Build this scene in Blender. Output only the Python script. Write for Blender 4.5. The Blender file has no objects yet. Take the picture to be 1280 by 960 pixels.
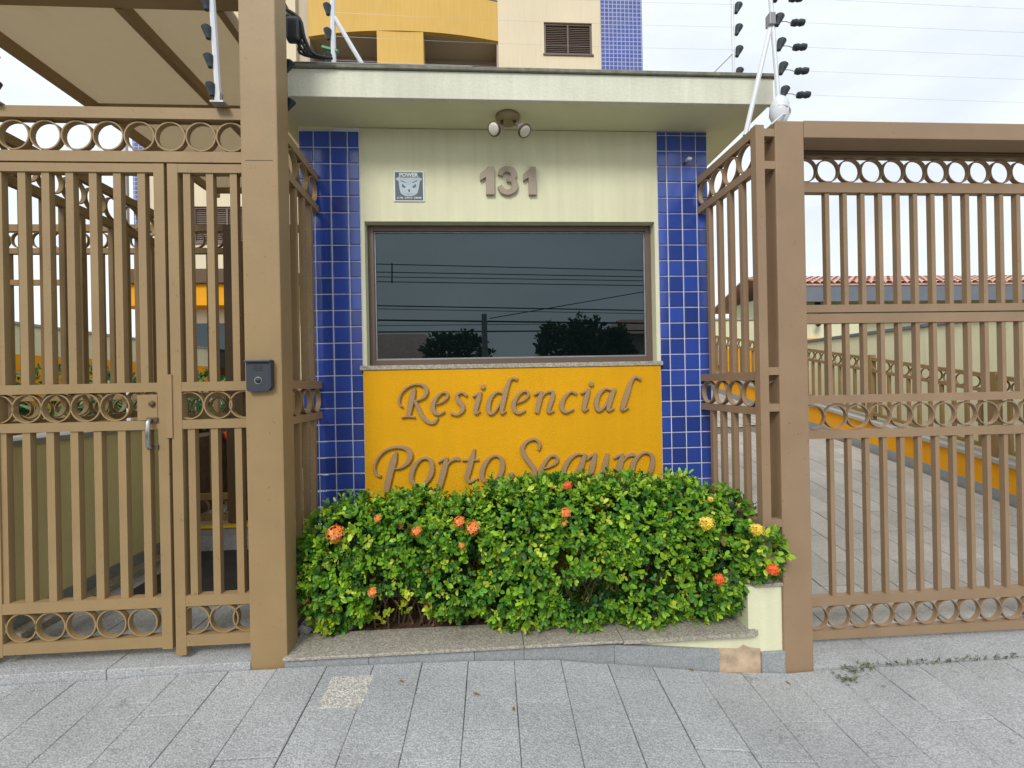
import bpy, bmesh, math, random
import numpy as np
from mathutils import Vector, Matrix, noise
random.seed(7); np.random.seed(7)
S = bpy.context.scene
COL = S.collection
PI = math.pi
def R(a): return math.radians(a)

# ------------------------------------------------------------------ camera
CAM = Vector((0, 0, 1.35)); FPX = 580.0
_yaw, _roll = R(3.45), R(1.1)
_F = Vector((math.sin(_yaw), math.cos(_yaw), 0)); _R0 = Vector((math.cos(_yaw), -math.sin(_yaw), 0)); _U0 = Vector((0, 0, 1))
_R = math.cos(_roll) * _R0 - math.sin(_roll) * _U0
_U = math.cos(_roll) * _U0 + math.sin(_roll) * _R0
cam = bpy.data.cameras.new('camera'); co = bpy.data.objects.new('camera', cam); COL.objects.link(co)
cam.sensor_width = 36; cam.lens = 36 * FPX / 1280; cam.clip_start = 0.05; cam.clip_end = 2000
co.matrix_world = Matrix(((_R.x, _U.x, -_F.x, CAM.x), (_R.y, _U.y, -_F.y, CAM.y), (_R.z, _U.z, -_F.z, CAM.z), (0, 0, 0, 1)))
S.camera = co
def ray(px, py): return (_F + _R * ((px - 640) / FPX) + _U * ((480 - py) / FPX))
def at(px, py, Y):
    """point of the photograph on the upright plane at depth Y"""
    d = ray(px, py); return CAM + d * (Y / d.y)

# ------------------------------------------------------------------ light
SUN_EL, SUN_AZ = R(40), R(200)      # azimuth measured from +Y towards +X; the sun stands behind the photographer
W = bpy.data.worlds.new("World"); S.world = W; W.use_nodes = True
nt = W.node_tree; nt.nodes.clear()
out = nt.nodes.new('ShaderNodeOutputWorld'); bg = nt.nodes.new('ShaderNodeBackground'); bg.inputs[1].default_value = 0.1
sky = nt.nodes.new('ShaderNodeTexSky'); sky.sky_type = 'NISHITA'; sky.sun_disc = False
sky.sun_elevation = SUN_EL; sky.sun_rotation = SUN_AZ; sky.air_density = 1.2; sky.dust_density = 2.5
tc = nt.nodes.new('ShaderNodeTexCoord'); mp = nt.nodes.new('ShaderNodeMapping'); mp.inputs['Scale'].default_value = (1, 1, 2.6)
nz = nt.nodes.new('ShaderNodeTexNoise'); nz.inputs['Scale'].default_value = 2.2; nz.inputs['Detail'].default_value = 6; nz.inputs['Roughness'].default_value = .55
cr = nt.nodes.new('ShaderNodeValToRGB')
cr.color_ramp.elements[0].position = .3; cr.color_ramp.elements[0].color = (7.0, 7.5, 8.0, 1)
cr.color_ramp.elements[1].position = .72; cr.color_ramp.elements[1].color = (9.6, 10.0, 10.5, 1)
mx = nt.nodes.new('ShaderNodeMix'); mx.data_type = 'RGBA'; mx.inputs[0].default_value = .88
nt.links.new(tc.outputs['Generated'], mp.inputs[0]); nt.links.new(mp.outputs[0], nz.inputs[0]); nt.links.new(nz.outputs[0], cr.inputs[0])
nt.links.new(sky.outputs[0], mx.inputs[6]); nt.links.new(cr.outputs[0], mx.inputs[7]); nt.links.new(mx.outputs[2], bg.inputs[0]); nt.links.new(bg.outputs[0], out.inputs[0])
sl = bpy.data.lights.new('sun', 'SUN'); sl.energy = 1.6; sl.angle = R(18); sl.color = (1, .96, .9)
so = bpy.data.objects.new('sun', sl); COL.objects.link(so)
_sd = Vector((math.sin(SUN_AZ) * math.cos(SUN_EL), math.cos(SUN_AZ) * math.cos(SUN_EL), math.sin(SUN_EL)))
so.rotation_euler = _sd.to_track_quat('Z', 'Y').to_euler()
S.view_settings.view_transform = 'Standard'; S.view_settings.look = 'None'; S.view_settings.exposure = 0.42; S.view_settings.gamma = 1
S.cycles.max_bounces = 8

# ------------------------------------------------------------------ materials
def srgb(r, g, b):
    f = lambda c: (c / 255 / 12.92) if c <= 10 else ((c / 255 + .055) / 1.055) ** 2.4
    return (f(r), f(g), f(b), 1)
class NT:
    def __init__(s, m): s.t = m.node_tree; s.n = s.t.nodes; s.b = s.n['Principled BSDF']
    def add(s, k, **kw):
        n = s.n.new(k)
        for a, v in kw.items(): setattr(n, a, v)
        return n
    def link(s, a, b): s.t.links.new(a, b)
def mat(name, base, rough=.7, var=.12, vscale=6, bump=.0, bscale=80, metal=0, spec=.5, objvar=0, fine=0, fscale=250, spots=None, streak=0, ior=None, stretch=(1, 1, 1), chips=None, blotch=0):
    m = bpy.data.materials.new(name); m.use_nodes = True; k = NT(m); b = k.b
    b.inputs['Roughness'].default_value = rough; b.inputs['Metallic'].default_value = metal; b.inputs['Specular IOR Level'].default_value = spec
    if ior: b.inputs['IOR'].default_value = ior
    t = k.add('ShaderNodeTexCoord'); g = k.add('ShaderNodeNewGeometry')
    mpn = k.add('ShaderNodeMapping'); mpn.inputs['Scale'].default_value = stretch; k.link(g.outputs['Position'], mpn.inputs[0])
    def bright(col, fac_sock, lo, hi):
        mr = k.add('ShaderNodeMapRange'); mr.inputs['From Min'].default_value = .25; mr.inputs['From Max'].default_value = .75
        mr.inputs['To Min'].default_value = lo; mr.inputs['To Max'].default_value = hi; k.link(fac_sock, mr.inputs[0])
        mm = k.add('ShaderNodeMix', data_type='RGBA', blend_type='MULTIPLY'); mm.inputs[0].default_value = 1
        if isinstance(col, tuple): mm.inputs[6].default_value = col
        else: k.link(col, mm.inputs[6])
        k.link(mr.outputs[0], mm.inputs[7]); return mm.outputs[2]
    c = base
    n1 = k.add('ShaderNodeTexNoise'); n1.inputs['Scale'].default_value = vscale; n1.inputs['Detail'].default_value = 5; k.link(mpn.outputs[0], n1.inputs[0])
    c = bright(c, n1.outputs[0], 1 - var, 1 + var)
    if fine:
        n2 = k.add('ShaderNodeTexNoise'); n2.inputs['Scale'].default_value = fscale; n2.inputs['Detail'].default_value = 3; k.link(g.outputs['Position'], n2.inputs[0])
        c = bright(c, n2.outputs[0], 1 - fine, 1 + fine)
    if spots:
        v = k.add('ShaderNodeTexVoronoi'); v.inputs['Scale'].default_value = spots[0]; k.link(g.outputs['Position'], v.inputs[0])
        sep = k.add('ShaderNodeSeparateColor'); k.link(v.outputs['Color'], sep.inputs[0])
        c = bright(c, sep.outputs[0], 1 - spots[1], 1 + spots[1])
    if streak:
        mp2 = k.add('ShaderNodeMapping'); mp2.inputs['Scale'].default_value = (14, 14, .9); k.link(g.outputs['Position'], mp2.inputs[0])
        n3 = k.add('ShaderNodeTexNoise'); n3.inputs['Scale'].default_value = 1.6; n3.inputs['Detail'].default_value = 4; k.link(mp2.outputs[0], n3.inputs[0])
        c = bright(c, n3.outputs[0], 1 - streak, 1 + streak * .5)
    if blotch:
        n5 = k.add('ShaderNodeTexNoise'); n5.inputs['Scale'].default_value = 1.3; n5.inputs['Detail'].default_value = 7; n5.inputs['Roughness'].default_value = .68; n5.inputs['Distortion'].default_value = .8; k.link(g.outputs['Position'], n5.inputs[0])
        c = bright(c, n5.outputs[0], 1 - blotch, 1 + blotch * .7)
    if chips:
        n4 = k.add('ShaderNodeTexNoise'); n4.inputs['Scale'].default_value = chips[1]; n4.inputs['Detail'].default_value = 6; n4.inputs['Roughness'].default_value = .75; k.link(g.outputs['Position'], n4.inputs[0])
        mr4 = k.add('ShaderNodeMapRange'); mr4.inputs['From Min'].default_value = chips[2]; mr4.inputs['From Max'].default_value = chips[2] + .05; mr4.inputs['To Max'].default_value = chips[3]; k.link(n4.outputs[0], mr4.inputs[0])
        m4 = k.add('ShaderNodeMix', data_type='RGBA'); k.link(mr4.outputs[0], m4.inputs[0]); k.link(c, m4.inputs[6]); m4.inputs[7].default_value = chips[0]; c = m4.outputs[2]
    if objvar:
        oi = k.add('ShaderNodeObjectInfo')
        mr = k.add('ShaderNodeMapRange'); mr.inputs['To Min'].default_value = 1 - objvar; mr.inputs['To Max'].default_value = 1 + objvar; k.link(oi.outputs['Random'], mr.inputs[0])
        mm = k.add('ShaderNodeMix', data_type='RGBA', blend_type='MULTIPLY'); mm.inputs[0].default_value = 1; k.link(c, mm.inputs[6]); k.link(mr.outputs[0], mm.inputs[7]); c = mm.outputs[2]
    k.link(c, b.inputs['Base Color'])
    if bump:
        nb = k.add('ShaderNodeTexNoise'); nb.inputs['Scale'].default_value = bscale; nb.inputs['Detail'].default_value = 4; k.link(g.outputs['Position'], nb.inputs[0])
        bn = k.add('ShaderNodeBump'); bn.inputs['Strength'].default_value = bump; bn.inputs['Distance'].default_value = .004; k.link(nb.outputs[0], bn.inputs['Height']); k.link(bn.outputs[0], b.inputs['Normal'])
    return m
M = {}
M['steel'] = mat('brown_painted_steel', srgb(149, 125, 88), .5, .07, 5, .15, 60, spec=.35, blotch=.09, chips=(srgb(104, 72, 46), 34, .63, .6))
M['steel_in'] = mat('brown_painted_steel_old', srgb(136, 112, 74), .55, .12, 5, .1, 60, spec=.3, blotch=.1, chips=(srgb(104, 72, 46), 34, .63, .6))
M['steel_r'] = mat('hazed_brown_painted_steel', srgb(146, 122, 96), .5, .07, 5, .15, 60, spec=.35, blotch=.09, chips=(srgb(104, 72, 46), 34, .63, .6))  # same brown paint, with the haze over the right side mixed into its colour
M['darksteel'] = mat('dark_brown_steel', srgb(92, 74, 52), .5, .1, 4, spec=.3)
M['cream'] = mat('cream_green_paint', srgb(218, 217, 184), .8, .04, 2.5, .55, 150, streak=.075, spec=.3, blotch=.05, chips=(srgb(176, 172, 138), 9, .66, .4))
M['creamwarm'] = mat('cream_yellow_paint', srgb(226, 216, 160), .8, .05, 2.5, .5, 150, streak=.06, spec=.3, blotch=.06)
M['soffit'] = mat('soffit_paint', srgb(212, 210, 172), .85, .08, 3, .2, 60, spec=.2)
M['fascia'] = mat('weathered_fascia_paint', srgb(212, 213, 194), .85, .08, 3, .6, 60, streak=.1, fine=.05, fscale=90, spec=.2, blotch=.08, chips=(srgb(128, 130, 112), 34, .66, .7))
M['orange'] = mat('orange_stucco', srgb(218, 160, 12), .8, .05, 3, 1.0, 170, spec=.25, streak=.04, blotch=.06, chips=(srgb(236, 190, 70), 60, .74, .7))
M['darkorange'] = mat('orange_paint_weathered', srgb(226, 156, 22), .8, .1, 3, .3, 80, spec=.3, streak=.05)
M['tile'] = mat('blue_glazed_tile', srgb(44, 70, 150), .14, .08, 3, objvar=.26, spec=.8)
M['grout'] = mat('white_grout', srgb(218, 220, 226), .9, .1, 12, .3, blotch=.1)
M['alu'] = mat('bronze_window_frame', srgb(104, 88, 78), .4, .06, 8, metal=.25)
M['glass'] = mat('tinted_glass', (.003, .005, .006, 1), .0, 0, 3, ior=1.78, spec=.5)
NT(M['glass']).b.inputs['Specular Tint'].default_value = (.74, .94, 1, 1)
M['inner'] = mat('dark_room', (.02, .02, .02, 1), .9)
M['letter'] = mat('bronze_letter_metal', srgb(158, 130, 96), .5, .06, 20, .15, 90, spec=.4)
M['number'] = mat('taupe_number_plastic', srgb(158, 144, 126), .5, .04, 20, spec=.4)
M['slab'] = mat('grey_granite_slab', srgb(163, 165, 166), .75, .1, 2.2, 1.1, 120, objvar=.06, fine=.24, fscale=210, spots=(220, .18), spec=.3, blotch=.13, chips=(srgb(104, 102, 98), 11, .615, .4))
M['slab_pale'] = mat('pale_bushhammered_slab', srgb(184, 181, 174), .9, .06, 8, 1.5, 140, fine=.3, fscale=170, spots=(150, .25), spec=.2)
M['bed'] = mat('joint_mortar', srgb(104, 100, 92), .95, .25, 5, .6, 50)
M['granite'] = mat('brown_granite_coping', srgb(156, 150, 138), .6, .08, 4, .3, 120, fine=.22, fscale=150, spots=(160, .25), spec=.4)
M['skirt'] = mat('grey_granite_skirting', srgb(142, 146, 148), .6, .1, 5, .3, 120, fine=.14, fscale=160, spots=(200, .14), objvar=.08)
M['mortar'] = mat('exposed_ochre_mortar', srgb(186, 164, 138), .95, .3, 16, 1.0, 60)
M['paver'] = mat('ramp_stone_paver', srgb(166, 162, 155), .85, .14, 2.5, 1.1, 70, objvar=.09, fine=.16, fscale=70, spec=.25)
M['soil'] = mat('planter_soil', srgb(84, 62, 46), .95, .35, 14, 1.0, 60)
M['rock'] = mat('pale_rock', srgb(176, 176, 170), .85, .15, 12, .8, 40)
M['mat_'] = mat('black_rubber_mat', srgb(38, 38, 42), .6, .35, 9, .6, 60, stretch=(3, 1, 1))
M['yellow'] = mat('yellow_edge_paint', srgb(214, 178, 40), .7)
M['canopy'] = mat('beige_canopy_sheet', srgb(222, 206, 176), .6, .05, 2, streak=.05)
def _canopy():
    k = NT(M['canopy']); tr = k.add('ShaderNodeBsdfTranslucent'); tr.inputs[0].default_value = srgb(208, 198, 178)
    ms = k.add('ShaderNodeMixShader'); ms.inputs[0].default_value = .6; k.link(k.b.outputs[0], ms.inputs[1]); k.link(tr.outputs[0], ms.inputs[2]); k.link(ms.outputs[0], k.n['Material Output'].inputs[0])
_canopy()
M['white'] = mat('white_paint_metal', srgb(214, 218, 222), .4, .04, 8)
M['galv'] = mat('galvanised_flange', srgb(150, 152, 154), .45, .15, 20, metal=.5)
M['black'] = mat('black_insulator', srgb(34, 44, 48), .4, .1, 40)
M['moss'] = mat('mossy_concrete_edge', srgb(122, 122, 108), .95, .3, 30, 1.0, 40, blotch=.2)
M['cable'] = mat('black_cable', srgb(30, 30, 30), .6)
M['wirem'] = mat('steel_wire', srgb(150, 155, 160), .4, metal=.5)
M['intercom'] = mat('graphite_plastic', srgb(50, 56, 64), .45, .04, 30, .1)
M['chrome'] = mat('brushed_metal', srgb(170, 170, 168), .25, .05, 30, metal=.9)
M['lampglass'] = mat('lamp_glass', srgb(216, 214, 196), .25, .04, 60, .4, 200)
M['lampbody'] = mat('lamp_silver', srgb(178, 172, 170), .35, .05, 30, metal=.4)
M['lampbase'] = mat('lamp_base_beige', srgb(150, 132, 98), .6, .06, 20)
M['plaque'] = mat('plaque_grey_print', srgb(72, 82, 92), .5, .05, 40)
M['plaquew'] = mat('plaque_white_print', srgb(214, 222, 218), .5, .03, 30)
M['plaquel'] = mat('plaque_pale_print', srgb(168, 184, 192), .5, .1, 60)
M['tower'] = mat('tower_cream_render', srgb(218, 205, 176), .85, .05, .8, streak=.05)
M['tower2'] = mat('tower_taupe_render', srgb(196, 182, 158), .85, .05, .8, streak=.05)
M['towery'] = mat('tower_yellow_render', srgb(210, 172, 92), .85, .05, .8, streak=.07)
M['towerd'] = mat('tower_loggia_render', srgb(176, 164, 150), .9, .06, .8)
M['louvre'] = mat('brown_louvre', srgb(112, 98, 88), .6, .08, 6)
M['terracotta'] = mat('terracotta_roof', srgb(206, 166, 150), .85, .22, 6, .3, 30, blotch=.15)  # terracotta paled in the colour itself, for haze over the neighbour house
M['fasciagrey'] = mat('slate_gutter', srgb(104, 110, 120), .6, .1, 3)  # slate grey lightened to imitate haze in front of the gutter
M['houseg'] = mat('greenish_house_wall', srgb(190, 194, 158), .85, .06, 2)
M['houser'] = mat('opposite_house_wall', srgb(196, 186, 168), .85, .08, 2)
M['asphalt'] = mat('asphalt', (.055, .055, .055, 1), .9, .2, 1.5, .8, 60, fine=.2, fscale=60)
M['concrete'] = mat('concrete', srgb(160, 158, 152), .9, .12, 2, .5, 50)
M['earth'] = mat('earth_ground', srgb(120, 112, 88), .95, .25, .7, .6, 20)
M['bark'] = mat('bark', srgb(96, 78, 58), .9, .2, 20, .8, 60)
M['deadleaf'] = mat('dry_leaf', srgb(140, 104, 60), .8, .2, 60)
M['meter'] = mat('pinkish_meter_box', srgb(188, 158, 140), .6, .1, 10)

def mosaic():
    m = mat('blue_mosaic', srgb(70, 84, 150), .35, .06, 1); k = NT(m)
    g = k.add('ShaderNodeNewGeometry'); sp = k.add('ShaderNodeSeparateXYZ'); k.link(g.outputs['Position'], sp.inputs[0])
    cb = k.add('ShaderNodeCombineXYZ'); k.link(sp.outputs[0], cb.inputs[0]); k.link(sp.outputs[2], cb.inputs[1])
    br = k.add('ShaderNodeTexBrick', offset=0); br.inputs['Scale'].default_value = 1; br.inputs['Brick Width'].default_value = .104; br.inputs['Row Height'].default_value = .104
    br.inputs['Mortar Size'].default_value = .008; br.inputs['Color1'].default_value = srgb(62, 78, 150); br.inputs['Color2'].default_value = srgb(80, 94, 160); br.inputs['Mortar'].default_value = srgb(170, 176, 200)
    k.link(cb.outputs[0], br.inputs[0]); k.link(br.outputs[0], k.b.inputs['Base Color']); return m
M['mosaic'] = mosaic()

def leafmat(name, rough=.42, trans=.25):
    m = bpy.data.materials.new(name); m.use_nodes = True; k = NT(m)
    a = k.add('ShaderNodeAttribute', attribute_name='leafcol'); k.link(a.outputs['Color'], k.b.inputs['Base Color'])
    k.b.inputs['Roughness'].default_value = rough; k.b.inputs['Specular IOR Level'].default_value = .45
    tr = k.add('ShaderNodeBsdfTranslucent'); k.link(a.outputs['Color'], tr.inputs[0])
    ms = k.add('ShaderNodeMixShader'); ms.inputs[0].default_value = trans
    o = k.n['Material Output']; k.link(k.b.outputs[0], ms.inputs[1]); k.link(tr.outputs[0], ms.inputs[2]); k.link(ms.outputs[0], o.inputs[0]); return m
M['leaf'] = leafmat('leaf', .5); M['petal'] = leafmat('petal', .6, .3)

# ------------------------------------------------------------------ helpers
def link(o, parent=None):
    COL.objects.link(o)
    if parent: o.parent = parent
    return o
def thing(name, label, cat, loc=(0, 0, 0), rz=0, group=None):
    o = bpy.data.objects.new(name, None); COL.objects.link(o); o.location = loc; o.rotation_euler = (0, 0, rz); o.empty_display_size = .1
    o['label'] = label; o['category'] = cat
    if group: o['group'] = group
    return o
def struct(name, me=None, kids=False):
    o = bpy.data.objects.new(name, me); COL.objects.link(o); o['kind'] = 'structure'; return o
def tag(o, label, cat, group=None, kind=None):
    o['label'] = label; o['category'] = cat
    if group: o['group'] = group
    if kind: o['kind'] = kind
    return o
def grp(name, parent):           # a part that gathers sub-parts (an Empty)
    o = bpy.data.objects.new(name, None); o.empty_display_size = .05; return link(o, parent)
_ub = {}
def unit_box(m):
    if m not in _ub:
        me = bpy.data.meshes.new('box_' + m); v = [(x, y, z) for x in (-.5, .5) for y in (-.5, .5) for z in (-.5, .5)]
        me.from_pydata(v, [], [(0, 1, 3, 2), (4, 6, 7, 5), (0, 4, 5, 1), (2, 3, 7, 6), (0, 2, 6, 4), (1, 5, 7, 3)]); me.materials.append(M[m]); _ub[m] = me
    return _ub[m]
def box(name, parent, m, x0, x1, y0, y1, z0, z1):
    o = bpy.data.objects.new(name, unit_box(m)); link(o, parent)
    o.location = ((x0 + x1) / 2, (y0 + y1) / 2, (z0 + z1) / 2); o.scale = (abs(x1 - x0), abs(y1 - y0), abs(z1 - z0)); return o
class MB:
    def __init__(s): s.v = []; s.f = []
    def box(s, x0, x1, y0, y1, z0, z1, c=0):
        if c:
            bm = bmesh.new(); bmesh.ops.create_cube(bm, size=1)
            for v in bm.verts: v.co = Vector(((x0 + x1) / 2 + v.co.x * (x1 - x0), (y0 + y1) / 2 + v.co.y * (y1 - y0), (z0 + z1) / 2 + v.co.z * (z1 - z0)))
            bmesh.ops.bevel(bm, geom=bm.edges[:], offset=c, segments=2, affect='EDGES', profile=.6)
            n = len(s.v); bm.verts.index_update(); s.v += [v.co[:] for v in bm.verts]; s.f += [tuple(n + v.index for v in f.verts) for f in bm.faces]; bm.free(); return
        n = len(s.v); s.v += [(x, y, z) for x in (x0, x1) for y in (y0, y1) for z in (z0, z1)]
        s.f += [tuple(n + i for i in q) for q in ((0, 1, 3, 2), (4, 6, 7, 5), (0, 4, 5, 1), (2, 3, 7, 6), (0, 2, 6, 4), (1, 5, 7, 3))]
    def tube(s, pts, r, n=8, cap=True):
        pts = [Vector(p) for p in pts]; rr = r if isinstance(r, (list, tuple)) else [r] * len(pts); base = len(s.v)
        for i, p in enumerate(pts):
            t = (pts[min(i + 1, len(pts) - 1)] - pts[max(i - 1, 0)]).normalized()
            a = t.orthogonal().normalized() if i == 0 else (a - t * a.dot(t)).normalized(); b = t.cross(a)
            for k in range(n): s.v.append((p + (a * math.cos(2 * PI * k / n) + b * math.sin(2 * PI * k / n)) * rr[i])[:])
        for i in range(len(pts) - 1):
            for k in range(n):
                k2 = (k + 1) % n; s.f.append((base + i * n + k, base + i * n + k2, base + (i + 1) * n + k2, base + (i + 1) * n + k))
        if cap: s.f.append(tuple(base + k for k in range(n))[::-1]); s.f.append(tuple(base + (len(pts) - 1) * n + k for k in range(n)))
    def prism(s, poly, y0, y1):       # polygon in XZ pushed along Y
        n = len(s.v); k = len(poly); s.v += [(x, y0, z) for x, z in poly] + [(x, y1, z) for x, z in poly]
        s.f.append(tuple(range(n, n + k))); s.f.append(tuple(range(n + 2 * k - 1, n + k - 1, -1)))
        for i in range(k): j = (i + 1) % k; s.f.append((n + i, n + k + i, n + k + j, n + j))
    def mesh(s, name, m):
        me = bpy.data.meshes.new(name); me.from_pydata(s.v, [], s.f)
        bm = bmesh.new(); bm.from_mesh(me); bmesh.ops.recalc_face_normals(bm, faces=bm.faces); bm.to_mesh(me); bm.free()
        me.materials.append(M[m]); return me
    def build(s, name, m, parent=None, smooth=False):
        me = s.mesh(name, m); o = bpy.data.objects.new(name, me); link(o, parent)
        if smooth:
            for p in me.polygons: p.use_smooth = True
        return o
def ring_mesh(m, n=28, wall=.045):
    b = MB()
    for k in range(n):
        a = 2 * PI * k / n
        for r, y in ((.5, -.5), (.5, .5), (.5 - wall, .5), (.5 - wall, -.5)): b.v.append((r * math.cos(a), y, r * math.sin(a)))
    for k in range(n):
        q = (k + 1) % n
        for j in range(4): b.f.append((4 * k + j, 4 * q + j, 4 * q + (j + 1) % 4, 4 * k + (j + 1) % 4))
    me = b.mesh('ring', m)
    return me
RING = {m: ring_mesh(m) for m in ('steel', 'steel_in', 'steel_r')}
def ring(parent, m, u, z, d, depth=.026, y=0):
    o = bpy.data.objects.new('ring', RING[m]); link(o, parent); o.location = (u, y, z); o.scale = (d, depth, d); return o
def rings(parent, m, u0, u1, z0, z1, first, pitch, depth=.026, y=0):
    """a row of touching hoops, the end ones cut short by the stiles are set in as whole hoops behind them"""
    u = first
    while u < u1 + 1e-4:
        if u > u0 - 1e-4: ring(parent, m, u, (z0 + z1) / 2, min(z1 - z0, pitch) * 1.0, depth, y)
        u += pitch
def bars(parent, m, us, z0, z1, w=.036, d=.03, y=0, name='bar'):
    for u in us: box(name, parent, m, u - w / 2, u + w / 2, y - d / 2, y + d / 2, z0, z1)
def rail(parent, m, u0, u1, z0, z1, d=.04, y=0, name='rail'): return box(name, parent, m, u0, u1, y - d / 2, y + d / 2, z0, z1)
def lathe(prof, n=16):
    b = MB()
    for r, z in prof:
        for k in range(n): b.v.append((r * math.cos(2 * PI * k / n), r * math.sin(2 * PI * k / n), z))
    for i in range(len(prof) - 1):
        for k in range(n): q = (k + 1) % n; b.f.append((i * n + k, i * n + q, (i + 1) * n + q, (i + 1) * n + k))
    b.f.append(tuple(range(n))[::-1]); b.f.append(tuple((len(prof) - 1) * n + k for k in range(n))); return b

# leaves: many small folded leaves in one mesh, each with its own colour
def leaf_mesh(name, P, D, N, L, Wd, C, m='leaf'):
    """P base points, D directions, N upward normals, L lengths, Wd widths, C colours (n x 3)"""
    n = len(P); D = D / np.linalg.norm(D, axis=1, keepdims=True)
    Sd = np.cross(D, N); Sd /= np.linalg.norm(Sd, axis=1, keepdims=True) + 1e-9; N = np.cross(Sd, D)
    L = L[:, None]; Wd = Wd[:, None]
    prof = [(0, 0, 0), (.34, .46, .09), (.78, .38, .06), (1, 0, -.08), (.78, -.38, .06), (.34, -.46, .09)]
    V = np.stack([P + D * L * a + Sd * Wd * b + N * Wd * c for a, b, c in prof], 1).reshape(-1, 3)
    me = bpy.data.meshes.new(name); me.vertices.add(n * 6); me.vertices.foreach_set('co', V.ravel())
    idx = np.arange(n)[:, None] * 6; q = np.concatenate([idx + np.array([0, 1, 2, 3]), idx + np.array([0, 3, 4, 5])], 1).reshape(-1)
    me.loops.add(n * 8); me.loops.foreach_set('vertex_index', q.astype(np.int32)); me.polygons.add(n * 2)
    me.polygons.foreach_set('loop_start', (np.arange(n * 2) * 4).astype(np.int32)); me.update(calc_edges=True); me.validate()
    ca = me.color_attributes.new('leafcol', 'FLOAT_COLOR', 'POINT'); cc = np.ones((n, 6, 4)); cc[:, :, :3] = C[:, None, :]; ca.data.foreach_set('color', cc.ravel())
    me.materials.append(M[m]); return me
def unit(v): return v / (np.linalg.norm(v, axis=-1, keepdims=True) + 1e-9)
def pick_cols(n, pal, w, jit=.18):
    pal = np.array([srgb(*c)[:3] for c in pal]); i = np.random.choice(len(pal), n, p=np.array(w) / sum(w)); return np.clip(pal[i] * (1 + np.random.uniform(-jit, jit, (n, 1))), 0, 1)
def whorls(centres, normals, k, L, Wd, pal, w, spread=.9, whorl_same=True):
    n = len(centres); P = []; D = []; N = []; LL = []; WW = []; C = []
    wc = pick_cols(n, pal, w); ws = np.random.uniform(.75, 1.25, n)
    ax = unit(normals + np.random.normal(0, .35, (n, 3)) + np.array([0, 0, .25]))
    t1 = unit(np.cross(ax, np.random.normal(0, 1, (n, 3)))); t2 = np.cross(ax, t1)
    for j in range(k):
        a = 2 * PI * j / k + np.random.uniform(-.3, .3, (n, 1)); e = np.random.uniform(.3, 1.15, (n, 1)) * spread
        d = unit((t1 * np.cos(a) + t2 * np.sin(a)) * np.sin(e) + ax * np.cos(e) + np.random.normal(0, .08, (n, 3)))
        P.append(centres + ax * np.random.uniform(-.02, .02, (n, 1)) * (L / .045) + np.random.normal(0, .12 * L, (n, 3))); D.append(d); N.append(unit(ax * 1.0 + np.random.normal(0, .2, (n, 3))))
        s = np.random.uniform(.5, 1.25, n) * ws; LL.append(L * s); WW.append(Wd * s); C.append(np.clip(wc * np.random.uniform(.82, 1.18, (n, 1)), 0, 1))
    return [np.concatenate(x) for x in (P, D, N, LL, WW, C)]
def ell_points(ells, n, shell=(.82, 1.03), noise_amp=.05, seed=0):
    """points scattered over the outside of a union of ellipsoids"""
    E = np.array(ells); area = (E[:, 3] * E[:, 4] + E[:, 3] * E[:, 5] + E[:, 4] * E[:, 5]); i = np.random.choice(len(E), n, p=area / area.sum())
    d = unit(np.random.normal(0, 1, (n, 3))); r = np.random.uniform(shell[0], shell[1], (n, 1)); c = E[i, :3]; rad = E[i, 3:6]
    p = c + d * rad * r; nm = unit(d / rad)
    keep = np.ones(n, bool)
    for j in range(len(E)):
        q = (((p - E[j, :3]) / E[j, 3:6]) ** 2).sum(1); keep &= ~((q < .66) & (i != j))
    return p[keep], nm[keep]

# ------------------------------------------------------------------ ground, street
def interp(x, pts):
    if x <= pts[0][0]: return pts[0][1]
    for (a, b), (c, d) in zip(pts, pts[1:]):
        if x <= c: return b + (d - b) * (x - a) / (c - a)
    return pts[-1][1]
GP = [(-3, .05), (-.95, .068), (-.08, .055), (.34, .034), (1.12, -.07), (1.45, -.092), (1.75, -.085), (6, -.085)]
def gz(x, y): return interp(x, GP) * max(0, min(1, (y + 1.3) / 3.5)) - .06 * (1 - max(0, min(1, (y + 1.3) / 3.5))) + .030 * (min(y, 2.2) - 2.2)
g = MB(); g.v = [(-400, -400, -.32), (400, -400, -.32), (400, 400, -.32), (-400, 400, -.32)]; g.f = [(0, 1, 2, 3)]
o = g.build('ground', 'earth'); o['kind'] = 'structure'
g = MB(); g.v = [(-200, -8.4, -.262), (200, -8.4, -.262), (200, -1.45, -.262), (-200, -1.45, -.262)]; g.f = [(0, 1, 2, 3)]
o = g.build('road', 'asphalt'); o['kind'] = 'structure'
g = MB(); g.box(-60, 60, -1.45, -1.3, -.33, -.15, .01); o = g.build('kerb', 'concrete'); o['kind'] = 'structure'
g = MB(); g.box(-60, 60, -8.55, -8.4, -.33, -.12, .01); o = g.build('kerb', 'concrete'); o['kind'] = 'structure'
g = MB(); g.box(-60, 60, -13.5, -8.55, -.33, -.125); o = g.build('far_pavement', 'concrete'); o['kind'] = 'structure'

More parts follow.
